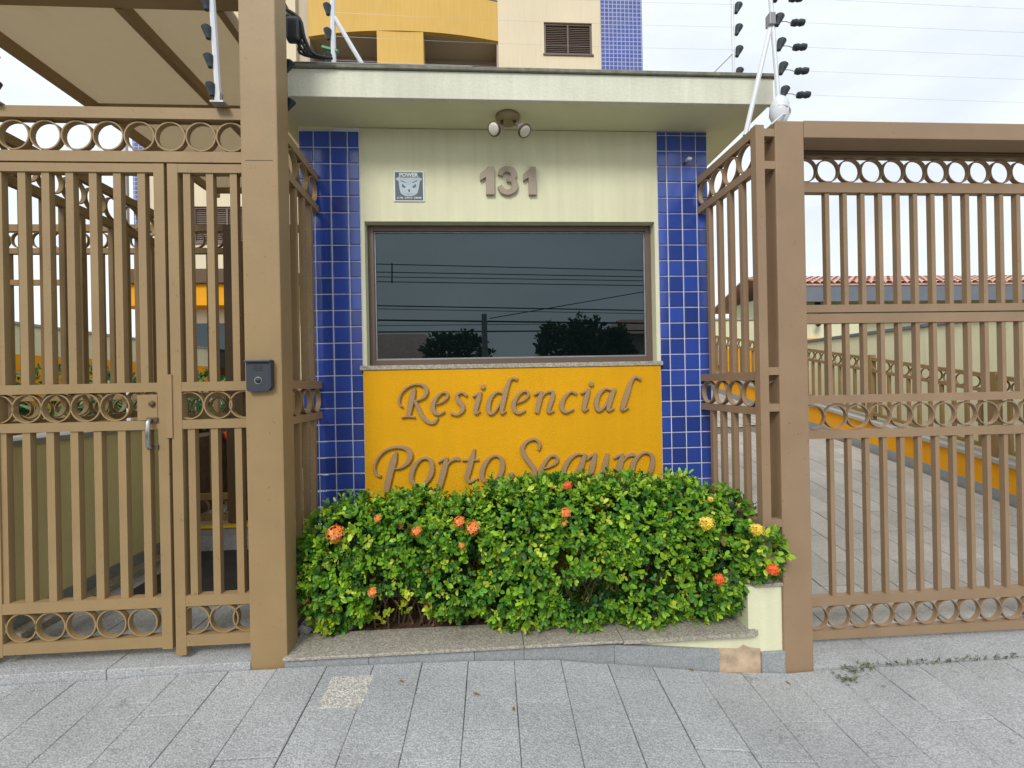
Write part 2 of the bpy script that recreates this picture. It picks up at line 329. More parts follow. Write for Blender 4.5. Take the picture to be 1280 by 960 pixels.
side = struct('sidewalk')
b = MB(); xs = [-14, -8, -5, -3, -2, -1.5, -.95, -.5, -.08, .1, .34, .6, .85, 1.12, 1.3, 1.45, 1.75, 2.5, 3.5, 5, 8, 14]; ys = [-1.3, -.6, 0, .6, 1.2, 1.7, 2.2, 2.6]
b.v = [(x, y, gz(x, y) - .012) for x in xs for y in ys]
for i in range(len(xs) - 1):
    for j in range(len(ys) - 1): a = i * len(ys) + j; b.f.append((a, a + len(ys), a + len(ys) + 1, a + 1))
me = b.mesh('bed', 'bed'); o = bpy.data.objects.new('bed', me); link(o, side)
def slab(x0, x1, y0, y1, m='slab', sk=.02, zf=gz, th=.03, gap=None, parent=side, name='slab', lift=None):
    dz = random.uniform(-.0018, .0018) if lift is None else lift
    if gap is None: gap = random.choice((.0007, .001, .0014, .0019))
    b = MB(); q = []
    c = .0012
    for k, (x, y) in enumerate(((x0 + gap, y0 + gap), (x1 - gap, y0 + gap), (x1 - gap, y1 - gap), (x0 + gap, y1 - gap))):
        X = x + sk * (y - 2.2); j = random.uniform(-.0012, .0012); q.append((X, y, zf(X, y) + dz + j))
    cx = sum(p[0] for p in q) / 4; cy = sum(p[1] for p in q) / 4
    b.v = [(x, y, z - th) for x, y, z in q] + [(x, y, z - .0025) for x, y, z in q] + [(x + (cx - x) * .02, y + (cy - y) * .012, z) for x, y, z in q]
    for lo in (0, 4):
        for i in range(4): j = (i + 1) % 4; b.f.append((lo + i, lo + j, lo + 4 + j, lo + 4 + i))
    b.f.append((8, 9, 10, 11))
    return b.build(name, m, parent)
# joints run towards the gate, courses are staggered from column to column
n_s = 0
cols = []; x = -.415 - .232 * 9
while x < 3.3: w = .222 + random.uniform(-.008, .008); cols.append((x, x + w)); x += w
for ci, (x0, x1) in enumerate(cols):
    y = 2.19 - random.uniform(.07, .34)
    ylist = [2.19, y]
    while y > .72: y -= random.choice((.26, .33, .38)) ; ylist.append(max(y, .62))
    for ya, yb in zip(ylist[1:], ylist):
        if yb - ya < .03: continue
        cxm, cym = (x0 + x1) / 2, (ya + yb) / 2
        o = slab(x0, x1, ya, yb)
        n_s += 1
E_MARK = True
b = MB()      # the rest of the pavement towards the street, behind the photographer, joined
x = -9
while x < 9:
    y = .62
    while y > -1.25:
        y2 = max(y - .38, -1.29); 
        if not (False): b.v += [(x + .002, y2 + .002, gz(x, y2)), (x + .445, y2 + .002, gz(x + .445, y2)), (x + .445, y - .002, gz(x + .445, y)), (x + .002, y - .002, gz(x, y))]; n = len(b.v) - 4; b.f.append((n, n + 1, n + 2, n + 3))
        y -= .38
    x += .447
for x0 in [cols[0][0] - .447 * k for k in range(1, 14)] + [cols[-1][1] + .447 * k for k in range(0, 13)]:
    for y in (.62, 1.0, 1.38, 1.76):
        n = len(b.v); b.v += [(x0 + .002, y + .002, gz(x0, y)), (x0 + .445, y + .002, gz(x0 + .445, y)), (x0 + .445, y + .376, gz(x0 + .445, y + .376)), (x0 + .002, y + .376, gz(x0, y + .376))]; b.f.append((n, n + 1, n + 2, n + 3))
me = b.mesh('paving', 'slab'); o = bpy.data.objects.new('paving', me); link(o, side); o['kind'] = 'stuff'
# the pale bush-hammered slab
slab(-.70, -.515, 1.93, 2.115, 'slab_pale', lift=.003, name='slab')['label'] = 'pale rough slab set among the grey ones'

# apron in front of the vehicle gate, and the ramp
RS = .176
def rz(x, y): return -.055 + .04 * (y - 2.42) if y < 2.5 else -.052 + RS * (y - 2.5)
drive = struct('driveway_ramp')
b = MB(); b.v = [(1.42, 2.19, -.104), (4.75, 2.19, -.104), (4.75, 2.5, -.07), (1.42, 2.5, -.07), (4.75, 9.6, rz(0, 9.6) - .014), (1.42, 9.6, rz(0, 9.6) - .014), (9, 9.6, rz(0, 9.6) - .014), (9, 2.19, -.13)]
b.f = [(0, 1, 2, 3), (3, 2, 4, 5)]
me = b.mesh('bed', 'bed'); link(bpy.data.objects.new('bed', me), drive)
x = 1.60
while x < 4.6:
    w = random.choice((.42, .5, .46)); xe = min(x + w, 4.65)
    ysp = random.uniform(2.3, 2.36)
    for ya, yb in ((2.203, ysp), (ysp, 2.5)): slab(x, xe, ya, yb, 'slab', sk=-.1, zf=lambda X, Y: -.084 + .095 * (Y - 2.2), parent=drive)
    x = xe
x = 1.43; ci = 0
while x < 4.6:
    w = .235 + random.uniform(-.01, .01); xe = min(x + w, 4.655); y = 2.5
    if random.random() < .5: first = .2
    else: first = .36
    while y < 6.2:
        h = (first if y == 2.5 else random.uniform(.36, .42)); slab(x, xe, y, y + h, 'paver', sk=-.012, zf=rz, parent=drive, name='paver', gap=.003); y += h
    x = xe; ci += 1
b = MB(); x = 1.43
while x < 4.6:
    y = 6.5 + random.random() * .2
    while y < 9.4: n = len(b.v); b.v += [(x + .004, y, rz(0, y)), (x + .23, y, rz(0, y)), (x + .23, y + .39, rz(0, y + .39)), (x + .004, y + .39, rz(0, y + .39))]; b.f.append((n, n + 1, n + 2, n + 3)); y += .396
    x += .236
me = b.mesh('paving', 'paver'); o = link(bpy.data.objects.new('paving', me), drive); o['kind'] = 'stuff'

# threshold under the pedestrian gate
th = struct('threshold')
for x0, x1 in ((-3.4, -2.32), (-2.32, -1.72), (-1.72, -1.09)):
    b = MB(); b.box(x0, x1 - .003, 2.195, 2.42, -.02, .10 + random.uniform(-.001, .001), .004); me = b.mesh('stone', 'slab'); link(bpy.data.objects.new('stone', me), th)
# entrance path, rubber mat, step
path = struct('entrance_path')
for i in range(3):
    for j in range(3):
        x0 = -2.38 + .44 * i; y0 = 2.422 + .41 * j
        b = MB(); b.box(x0, x0 + .436, y0, y0 + .406, .0, .128 + random.uniform(-.001, .001), .003); link(bpy.data.objects.new('slab', b.mesh('slab', 'slab')), path)
b = MB(); b.box(-4.4, -1.06, 3.65, 11, -.1, .245); link(bpy.data.objects.new('step', b.mesh('step', 'slab')), path)
b = MB(); b.box(-4.4, -1.06, 3.645, 11, .247, .30); link(bpy.data.objects.new('step_tread', b.mesh('step_tread', 'concrete')), path)
b = MB(); b.box(-2.3, -1.07, 3.63, 3.70, .302, .318, .003); link(bpy.data.objects.new('step_edge', b.mesh('step_edge', 'yellow')), path)
b = MB(); b.box(-2.17, -1.1, 2.72, 3.62, .130, .140, .003); o = b.build('door_mat', 'mat_'); tag(o, 'black rubber mat lying on the path inside the pedestrian gate', 'mat')

# ------------------------------------------------------------------ guard booth
booth = thing('guard_booth', 'cream guard booth with blue tiled strips, dark window and flat roof slab', 'building', (.17, 2.8, 0))
bx_, by_ = .17, 2.8
def bp(name, m, x0, x1, y0, y1, z0, z1, c=0, parent=booth):
    b = MB(); b.box(x0 - bx_, x1 - bx_, y0 - by_, y1 - by_, z0, z1, c); return b.build(name, m, parent)
FX0, FX1 = -1.06, 1.405; WX0, WX1, WZ0, WZ1 = -.69, 1.066, 1.455, 2.332
b = MB()
b.box(FX0 - bx_, WX0 - bx_, 0, .12, -.2, 2.885); b.box(WX1 - bx_, FX1 - bx_, 0, .12, -.2, 2.885)
b.box(WX0 - bx_, WX1 - bx_, 0.0, .12, WZ1, 2.885); b.box(WX0 - bx_, WX1 - bx_, 0.0, .12, -.2, WZ0)
b.box(FX0 - bx_, FX0 + .12 - bx_, .12, 2.2, -.2, 2.885); b.box(FX1 - .12 - bx_, FX1 - bx_, .12, 2.2, -.2, 2.885); b.box(FX0 + .12 - bx_, FX1 - .12 - bx_, 2.08, 2.2, -.2, 2.885)
b.build('wall', 'cream', booth)
bp('inner_room', 'inner', FX0 + .13, FX1 - .13, 3.06, 4.8, .1, 2.87)
# roof slab: soffit, fascia, metal drip edge
bp('soffit', 'soffit', -1.13, 1.625, 2.53, 5.24, 2.889, 2.90)
bp('fascia', 'fascia', -1.15, 1.645, 2.50, 2.529, 2.884, 3.03, .003)
bp('roof_slab', 'soffit', -1.149, 1.644, 2.5295, 5.26, 2.9005, 3.029)
b = MB(); b.box(-1.16 - bx_, 1.66 - bx_, 2.485 - by_, 5.27 - by_, 3.032, 3.05, .003); b.build('drip_edge', 'moss', booth)
# window
win = grp('window', booth)
b = MB(); fx0, fx1, fz0, fz1 = WX0 + .002 - bx_, WX1 - .002 - bx_, WZ0 + .022, WZ1 - .002; w = .034; y0, y1 = .065, .115
b.box(fx0, fx0 + w, y0, y1, fz0, fz1, .002); b.box(fx1 - w, fx1, y0, y1, fz0, fz1, .002); b.box(fx0 + w, fx1 - w, y0 + .001, y1, fz1 - w, fz1, .002); b.box(fx0 + w, fx1 - w, y0 + .001, y1, fz0, fz0 + w, .002)
b.build('frame', 'alu', win)
b = MB(); w2 = .008
ix0, ix1, iz0, iz1 = fx0 + w, fx1 - w, fz0 + w, fz1 - w
b.box(ix0, ix0 + w2, .08, .1, iz0, iz1); b.box(ix1 - w2, ix1, .08, .1, iz0, iz1); b.box(ix0 + w2, ix1 - w2, .0805, .1, iz1 - w2, iz1); b.box(ix0 + w2, ix1 - w2, .0805, .1, iz0, iz0 + w2); b.build('glazing_bead', 'galv', win)
b = MB(); b.box(ix0 + .001, ix1 - .001, .088, .094, iz0 + .001, iz1 - .001); b.build('pane', 'glass', win)
b = MB(); b.box(-.725 - bx_, 1.092 - bx_, -.035, .118, 1.447, 1.473, .003); b.build('sill', 'granite', booth)
bp('name_panel', 'orange', -.705, 1.078, 2.772, 2.799, .2, 1.445, .002)
# tiled strips
tb = MB()
s_ = .0925 / 2; c_ = .0035
tb.v = [(-s_, 0, -s_), (s_, 0, -s_), (s_, 0, s_), (-s_, 0, s_), (-s_, -.004, -s_), (s_, -.004, -s_), (s_, -.004, s_), (-s_, -.004, s_), (-s_ + c_, -.006, -s_ + c_), (s_ - c_, -.006, -s_ + c_), (s_ - c_, -.006, s_ - c_), (-s_ + c_, -.006, s_ - c_)]
for lo in (0, 4):
    for i in range(4): j = (i + 1) % 4; tb.f.append((lo + i, lo + j, lo + 4 + j, lo + 4 + i))
tb.f.append((8, 9, 10, 11)); TILE = tb.mesh('tile', 'tile')
def strip(edges, x0, x1, ragged):
    p = grp('tiled_strip', booth)
    b = MB(); b.box(x0 - bx_, x1 - bx_, -.004, -.0005, .0, 2.886); b.build('grout', 'grout', p)
    z = 2.862; r = 0
    while z > .1:
        for a, c in edges:
            if r == 0: zt = 2.884; zb = z + .0  # cut top course
            else: zt = z; zb = z - .0962
            if r == 0 and ragged and random.random() < .35: continue
            o = bpy.data.objects.new('tile', TILE); link(o, p)
            o.location = ((a + c) / 2 - bx_, -.004, (zt + zb) / 2 if r else (zt + zb) / 2)
            o.scale = ((c - a - .0065) / .0925, 1, (zt - zb - .0065) / .0925)
            o.rotation_euler = (random.uniform(-.012, .012), random.uniform(-.006, .006), random.uniform(-.012, .012))
        if r: z -= .0962
        r += 1
strip([(-1.06, -.975), (-.975, -.878), (-.878, -.779), (-.779, -.711)], -1.06, -.711, True)
strip([(1.086, 1.147), (1.147, 1.24), (1.24, 1.333), (1.333, 1.405)], 1.086, 1.405, False)
b = MB(); b.box(-1.055 - bx_, -.86 - bx_, -.0125, -.0105, 2.868, 2.8865); b.build('paint_drip', 'cream', booth)
# little blank wall tap on the right strip
b = MB(); b.tube([(1.27 - bx_, -.005, 2.70), (1.27 - bx_, -.05, 2.70), (1.278 - bx_, -.06, 2.69)], .011, 8); b.build('pipe_stub', 'white', booth, True)

# twin spotlight on the soffit
lamp = thing('twin_spotlight', 'small twin spotlight on a round beige base under the roof edge', 'lamp', (.165, 2.66, 2.886))
b = lathe([(.07, 0), (.07, -.012), (.062, -.028), (.03, -.034)], 24); b.build('base', 'lampbase', lamp, True)
for sx, tx, ty, tz in ((-1, -.078, -.08, -.115), (1, .085, -.075, -.118)):
    hd = grp('lamp_head', lamp); p0 = Vector((sx * .035, -.015, -.035)); p1 = Vector((tx, ty, tz)); d = (p1 - p0).normalized()
    aim = Vector((-.42, -.55, -.38) if sx < 0 else (.34, -.42, -.62)).normalized()
    def along(c, ax, prof, name, m):
        b = lathe(prof, 20); q = ax.to_track_quat('Z', 'Y'); b.v = [(c + q @ Vector(v))[:] for v in b.v]; b.build(name, m, hd, True)
    c0 = p1 - aim * .075
    b = MB(); b.tube([p0, (p0 + c0) / 2 + Vector((0, 0, -.004)), c0], .009, 8); b.build('arm', 'darksteel', hd, True)
    along(c0, aim, [(.013, -.006), (.016, .0), (.017, .028), (.024, .045), (.036, .07), (.038, .078)], 'shell', 'lampbody')
    along(c0, aim, [(.0385, .074), (.0395, .076), (.0395, .087), (.0355, .089)], 'rim', 'darksteel')
    along(c0, aim, [(.035, .084), (.034, .0885), (.02, .093), (.004, .0945)], 'lens', 'lampglass')

# house number
def text_mesh(s, size, depth, m, bold=0, name='digit', shear=0):
    c = bpy.data.curves.new(name, 'FONT'); c.body = s; c.size = size; c.extrude = depth; c.offset = bold; c.shear = shear; c.align_x = 'CENTER'; c.resolution_u = 4
    if depth: c.bevel_depth = .0
    o = bpy.data.objects.new(name, c); COL.objects.link(o); dg = bpy.context.evaluated_depsgraph_get(); me = bpy.data.meshes.new_from_object(o.evaluated_get(dg)); bpy.data.objects.remove(o)
    me.materials.clear(); me.materials.append(M[m]); return me
num = thing('house_number', 'taupe raised house number 131 on the cream wall above the window', 'number sign', (.167, 2.8, 2.5))
def fit(me, x0, x1, z0, z1, y):
    v = np.zeros(len(me.vertices) * 3); me.vertices.foreach_get('co', v); v = v.reshape(-1, 3); mn = v.min(0); mxx = v.max(0)
    w = np.empty_like(v); w[:, 0] = x0 + (v[:, 0] - mn[0]) / (mxx[0] - mn[0]) * (x1 - x0); w[:, 2] = z0 + (v[:, 1] - mn[1]) / (mxx[1] - mn[1]) * (z1 - z0); w[:, 1] = y - v[:, 2]
    me.vertices.foreach_set('co', w.ravel()); me.update(); return me
ONE = [(.40, 0), (.98, 0), (.98, 1), (.55, 1), (.38, .88), (.0, .74), (.0, .50), (.40, .62)]
def digit(poly, xa, xb):
    b = MB(); b.prism([(xa + x * (xb - xa), -.012 + z * .167) for x, z in poly], -.022, -.001); b.build('digit', 'number', num)
digit(ONE, -.168, -.080); digit(ONE, .092, .172)
b = MB()
up = [(-.046, .104, .030), (-.036, .128, .034), (-.008, .141, .034), (.026, .132, .038), (.034, .106, .040), (.022, .086, .032), (-.006, .080, .026)]
lo = [(-.006, .0805, .026), (.030, .072, .034), (.041, .042, .042), (.028, .014, .038), (-.006, .0015, .034), (-.036, .014, .034), (-.050, .040, .030)]

# security company plaque
pl = thing('security_plaque', 'small square grey plaque reading POWER with a pale bulldog face, left of the house number', 'sign', (-.423, 2.799, 2.54))
b = MB(); b.box(-.091, .091, -.006, 0, -.091, .091, .001); b.build('board', 'plaquew', pl)
b = MB(); b.box(-.082, .082, -.0068, -.0055, -.085, .082); b.build('print_field', 'plaque', pl)
dg = [(-.078, .044), (-.064, .051), (-.03, .048), (0, .049), (.03, .049), (.066, .05), (.078, .043), (.072, .033), (.064, .03), (.061, .01), (.055, -.02), (.05, -.04), (.036, -.053), (.014, -.06), (-.012, -.06), (-.034, -.055), (-.05, -.042), (-.056, -.015), (-.059, .01), (-.061, .03), (-.07, .032)]
b = MB(); b.prism(dg, -.0074, -.0066); b.build('dog_face', 'plaquel', pl)
b = MB()
b.prism([(-.042, .012), (-.034, .008), (-.018, -.006), (-.026, -.012), (-.04, -.006)], -.0079, -.0073); b.prism([(.042, .012), (.034, .008), (.018, -.006), (.026, -.012), (.04, -.006)], -.0079, -.0073)
b.prism([(-.004, -.02), (.004, -.02), (.006, -.03), (0, -.04), (-.006, -.03)], -.0079, -.0073); b.prism([(-.03, -.043), (0, -.047), (.03, -.043), (0, -.05)], -.0079, -.0073)
b.prism([(-.05, .03), (-.02, .018), (-.018, .022), (-.048, .034)], -.0079, -.0073); b.prism([(.05, .03), (.02, .018), (.018, .022), (.048, .034)], -.0079, -.0073)
b.build('face_lines', 'plaque', pl)
for s, x0, x1, z0, z1 in (('POWER', -.056, .056, .056, .078), ('MONITORAMENTO', -.062, .062, .0505, .0555), ('(19) 3902 3808', -.072, .072, -.078, -.065)):
    me = fit(text_mesh(s, .03, 0, 'plaquew', bold=.0012 if s == 'POWER' else .0004, name='lettering'), x0, x1, z0, z1, -.0076); link(bpy.data.objects.new('lettering', me), pl)

# ---- script lettering: pen strokes traced as centre lines with widths, raised and chamfered
def smooth(pts, n=7, closed=False):
    P = [Vector(p) for p in pts]; out = []
    m = len(P)
    rng = range(m if closed else m - 1)
    for i in rng:
        if closed: p0, p1, p2, p3 = P[(i - 1) % m], P[i], P[(i + 1) % m], P[(i + 2) % m]
        else: p0, p1, p2, p3 = P[max(i - 1, 0)], P[i], P[i + 1], P[min(i + 2, m - 1)]
        for k in range(n):
            t = k / n; out.append(.5 * ((2 * p1) + (p2 - p0) * t + (2 * p0 - 5 * p1 + 4 * p2 - p3) * t * t + (3 * p1 - p0 - 3 * p2 + p3) * t ** 3))
    if not closed: out.append(P[-1])
    return out
def stroke(b, pts, depth, closed=False):
    """pts (x, z, width) in metres on the panel; profile: sides + chamfer + face"""
    if closed: pts = pts[:-1]
    q = smooth(pts, 7, closed); base = len(b.v); n = len(q)
    for i, p in enumerate(q):
        if closed: a, c = q[(i - 1) % n], q[(i + 1) % n]
        else: a, c = q[max(i - 1, 0)], q[min(i + 1, n - 1)]
        t = Vector((c.x - a.x, c.y - a.y)); t.normalize(); nx, nz = -t.y, t.x; h = max(p.z, .004) / 2; ch = min(.0028, h * .5)
        for s, y in ((-h, 0), (-h, -depth + ch), (-(h - ch), -depth), (h - ch, -depth), (h, -depth + ch), (h, 0)): b.v.append((p.x + nx * s, y, p.y + nz * s))
    for i in range(n if closed else n - 1):
        j = (i + 1) % n
        for k in range(5): b.f.append((base + i * 6 + k, base + j * 6 + k, base + j * 6 + k + 1, base + i * 6 + k + 1))
    if not closed: b.f.append(tuple(base + k for k in range(6))); b.f.append(tuple(base + (n - 1) * 6 + k for k in range(6))[::-1])
def disc(b, x, z, r, depth):
    base = len(b.v); n = 14
    for rr, y in ((r, 0), (r, -depth + .003), (r - .003, -depth)):
        for k in range(n): b.v.append((x + rr * math.cos(2 * PI * k / n), y, z + rr * math.sin(2 * PI * k / n)))
    for lo in (0, n):
        for k in range(n): j = (k + 1) % n; b.f.append((base + lo + k, base + lo + j, base + lo + n + j, base + lo + n + k))
    b.f.append(tuple(base + 2 * n + k for k in range(n)))
b = MB(); stroke(b, up, .021); stroke(b, lo, .0205); b.v = [(x, y - .001, z) for x, y, z in b.v]; b.build('digit', 'number', num)
YP = 2.771
def mapz(dx, dy=0, ox=0, oy=0):
    def f(p):
        q = at((p[0] + ox) / 6 + dx, (p[1] + oy) / 6 + 460, YP); r = [q.x, q.z]
        if len(p) > 2: r.append(p[2] * 1.12 / 6 / (FPX / 2.77))
        return tuple(r)
    return f
e_ = [(512, 272, 8), (560, 252, 14), (597, 216, 18), (588, 184, 18), (553, 187, 16), (510, 228, 24), (488, 282, 32), (497, 326, 28), (530, 345, 20), (578, 325, 9)]
i_ = [[(783, 214, 10), (812, 200, 16), (840, 180, 12)], [(846, 178, 18), (828, 232, 32), (810, 300, 32), (808, 340, 20), (842, 322, 9)]]
bowl = [(1015, 192, 12), (968, 180, 16), (922, 220, 26), (901, 288, 32), (915, 338, 26), (958, 318, 14), (1000, 245, 9)]
o_ = [(437, 674, 16), (478, 705, 28), (476, 785, 34), (430, 860, 24), (372, 876, 20), (329, 838, 30), (338, 758, 34), (385, 692, 20), (437, 674, 16)]
W1 = [('R', 0, 0, 0, [[(262, 292, 10), (240, 272, 15), (237, 236, 15), (255, 188, 13), (300, 143, 14), (360, 121, 16), (418, 130, 21), (441, 168, 27), (428, 210, 22), (385, 238, 13), (345, 246, 9)], [(352, 150, 16), (338, 200, 36), (322, 275, 36), (306, 355, 28)], [(252, 370, 9), (305, 362, 14), (356, 369, 9)], [(355, 247, 20), (380, 300, 28), (410, 360, 28), (450, 402, 25), (495, 407, 22), (525, 372, 15)]]),
      ('e', 0, 0, 0, [e_]), ('s', 0, 0, 0, [[(740, 207, 18), (705, 183, 16), (668, 202, 20), (674, 238, 30), (706, 278, 32), (710, 316, 26), (670, 348, 18), (622, 339, 17)]]),
      ('i', 0, 0, 0, i_ + [(862, 142, 19)]), ('d', 0, 0, 0, [bowl, [(1120, 84, 22), (1078, 78, 18), (1050, 118, 26), (1026, 200, 34), (1005, 290, 32), (1002, 338, 20), (1036, 320, 8)]]),
      ('e', 0, 603, -9, [e_]),
      ('n', 1, 0, 0, [[(162, 202, 10), (190, 186, 16), (215, 175, 12)], [(222, 174, 20), (205, 240, 33), (184, 335, 28)], [(205, 260, 8), (232, 205, 12), (268, 178, 16), (303, 180, 24), (302, 220, 30), (280, 285, 30), (272, 330, 22), (316, 318, 8)]]),
      ('c', 1, 0, 0, [[(480, 192, 22), (440, 178, 15), (396, 214, 22), (371, 270, 30), (377, 314, 27), (410, 328, 19), (462, 306, 8)]]),
      ('i', 1, -270, -22, i_ + [(862, 142, 19)]), ('a', 1, -272, -24, [bowl, [(1040, 178, 24), (1018, 225, 33), (998, 290, 33), (992, 340, 22), (1036, 322, 8)]]),
      ('l', 1, 0, 0, [[(962, 84, 22), (920, 68, 17), (888, 105, 25), (862, 180, 35), (836, 262, 35), (824, 312, 24), (872, 294, 8)]])]
r_ = [[(525, 707, 10), (555, 688, 16), (585, 672, 12)], [(592, 668, 18), (576, 742, 40), (548, 848, 40), (534, 905, 32)], [(572, 765, 8), (618, 698, 16), (664, 676, 26), (686, 690, 14)]]
W2 = [('P', 0, 0, 0, [[(98, 812, 14), (66, 792, 17), (52, 742, 17), (80, 670, 16), (140, 612, 18), (220, 590, 20), (290, 603, 28), (321, 648, 35), (300, 705, 29), (245, 745, 16), (198, 753, 9)], [(214, 630, 18), (195, 690, 44), (170, 780, 44), (150, 870, 42), (140, 925, 34)]]),
      ('o', 0, 0, 0, [o_]), ('r', 0, 0, 0, r_), ('t', 0, 0, 0, [[(800, 606, 14), (780, 670, 36), (757, 760, 38), (742, 825, 32), (768, 850, 20), (826, 824, 8)], [(706, 689, 12), (832, 685, 14)]]),
      ('o', 0, 527, -18, [o_]), ('dot', 0, 0, 0, [(1075, 800, 23)]),
      ('S', 1, 0, 0, [[(198, 612, 16), (206, 565, 22), (172, 532, 18), (112, 548, 20), (76, 600, 30), (92, 652, 35), (134, 712, 35), (165, 762, 35), (160, 825, 30), (105, 862, 20), (60, 840, 16)]]),
      ('e', 1, 0, 0, [[(228, 752, 8), (285, 735, 14), (336, 697, 21), (324, 657, 20), (280, 665, 18), (235, 722, 26), (212, 782, 34), (226, 836, 30), (272, 850, 20), (328, 825, 9)]]),
      ('g', 1, 0, 0, [[(540, 648, 14), (482, 645, 17), (422, 690, 28), (386, 768, 34), (402, 830, 27), (442, 818, 15), (498, 735, 9)], [(548, 640, 22), (520, 725, 38), (490, 845, 38), (468, 905, 32), (420, 950, 20), (360, 938, 15)]]),
      ('u', 1, 0, 0, [[(553, 687, 8), (588, 660, 15), (615, 642, 12)], [(624, 636, 18), (606, 712, 38), (590, 800, 34), (612, 826, 20), (672, 765, 9)], [(714, 638, 20), (696, 722, 38), (680, 818, 30), (714, 806, 9)]]),
      ('r', 1, 234, -30, r_), ('o', 1, 568, -42, [o_])]
for word, wd, lab in ((W1, 'Residencial', 'raised bronze script lettering Residencial on the orange panel, upper line'), (W2, 'Porto Seguro', 'raised bronze script lettering Porto Seguro on the orange panel, lower line behind the hedge')):
    t = thing('name_lettering', lab, 'lettering', (0, YP, 0), group='script lettering on the orange panel')
    for nm, z3, ox, oy, strokes in word:
        f = mapz(640 if z3 else 460, 0, ox, oy); b = MB()
        for k, st in enumerate(strokes):
            dep = .019 - .0007 * k
            if isinstance(st, tuple): q = f((st[0], st[1])); disc(b, q[0], q[1], st[2] / 6 / 209, dep)
            else: stroke(b, [f(p) for p in st], dep, closed=(st is o_))
        b.build('letter', 'letter', t)

# ------------------------------------------------------------------ planter
plant = thing('planter', 'low planter with speckled granite coping in front of the guard booth', 'planter', (.2, 2.2, 0))
def pp(name, m, x0, x1, y0, y1, z0, z1, c=0):
    b = MB(); b.box(x0 - .2, x1 - .2, y0 - 2.2, y1 - 2.2, z0, z1, c); return b.build(name, m, plant)
cop = [(-.945, .165), (.165, .64), (.64, 1.17)]
for x0, x1 in cop[:2]: pp('coping_stone', 'granite', x0 + .001, x1 - .001, 2.178, 2.395, .102, .116, .004)
b = MB(); sh = [(.641, 2.178), (1.29, 2.178), (1.312, 2.188), (1.318, 2.203), (1.298, 2.222), (1.282, 2.25), (1.276, 2.30), (1.276, 2.395), (.641, 2.395)]
n = len(sh); b.v = [(x - .2, y - 2.2, .098 + .006 * (x - .64)) for x, y in sh] + [(x - .2, y - 2.2, .116 + .006 * (x - .64)) for x, y in sh]
b.f = [tuple(range(n))[::-1], tuple(range(n, 2 * n))] + [(i, (i + 1) % n, n + (i + 1) % n, n + i) for i in range(n)]; b.build('coping_stone', 'granite', plant)
pp('front_wall', 'cream', -.94, 1.325, 2.215, 2.36, -.15, .0965)
sk = [(-.94, -.80), (-.80, -.56), (-.56, -.07), (-.07, .165), (.165, .60), (.60, 1.12)]
for i, (x0, x1) in enumerate(sk):
    b = MB(); zt0 = .1005; zt1 = .1005
    if x0 >= .16: zt0 = .0955; zt1 = .088
    if x0 >= .5: zt0 = .088; zt1 = .034
    b.v = []
    for x, zt in ((x0 + .001, zt0), (x1 - .001, zt1)):
        for y in (2.196 + random.uniform(-.001, .001), 2.214): b.v += [(x - .2, y - 2.2, gz(x, 2.2) - .05), (x - .2, y - 2.2, zt)]
    b.f = [(0, 1, 3, 2), (4, 6, 7, 5), (0, 4, 5, 1), (2, 3, 7, 6), (0, 2, 6, 4), (1, 5, 7, 3)]; b.build('skirting_stone', 'skirt', plant)
pp('skirting_stone', 'skirt', 1.335, 1.453, 2.197, 2.2145, -.16, .008, .002)
b = MB(); b.prism([(1.121 - .2, -.12), (1.334 - .2, -.15), (1.334 - .2, .022), (1.28 - .2, .03), (1.25 - .2, .045), (1.22 - .2, .028), (1.121 - .2, .036)], .010, .0148); b.build('bare_mortar', 'mortar', plant)
pp('side_pier', 'cream', 1.278, 1.452, 2.2151, 2.79, -.15, .325, .004)
pp('pier_cap', 'granite', 1.31, 1.456, 2.205, 2.79, .3255, .343, .003)
pp('soil', 'soil', -.95, 1.30, 2.36, 2.79, -.1, .098)
for i in range(7):
    bm = bmesh.new(); bmesh.ops.create_icosphere(bm, subdivisions=2, radius=1)
    s = random.uniform(.035, .065)
    for v in bm.verts: v.co = Vector((v.co.x * s * 1.2, v.co.y * s, v.co.z * s * .7)) * (1 + .35 * noise.noise(v.co * 1.7 + Vector((i * 3, 0, 0))))
    me = bpy.data.meshes.new('stone'); bm.to_mesh(me); bm.free(); me.materials.append(M['rock'])
    o = bpy.data.objects.new('planter_stone', me); COL.objects.link(o); px_, py__ = ((-.90, 2.47), (-.88, 2.6), (-.80, 2.5), (-.90, 2.72), (-.79, 2.62), (-.93, 2.42), (-.72, 2.45))[i]
    sl_ = ('pale stone wedged against the left post side in the planter', 'pale stone at the back of the planter by the left return railing', 'pale stone under the left end of the hedge', 'smaller pale stone in the far left corner of the planter', 'pale stone half hidden under the hedge stems', 'pale stone right behind the coping at the left end', 'pale stone nearest the gap under the hedge')[i]
    o.location = (px_, py__, .12 + (.03 if i in (1, 3) else 0)); o.rotation_euler = (random.random(), random.random(), random.random() * 3)
    tag(o, sl_, 'stone', 'stones in the planter corner')

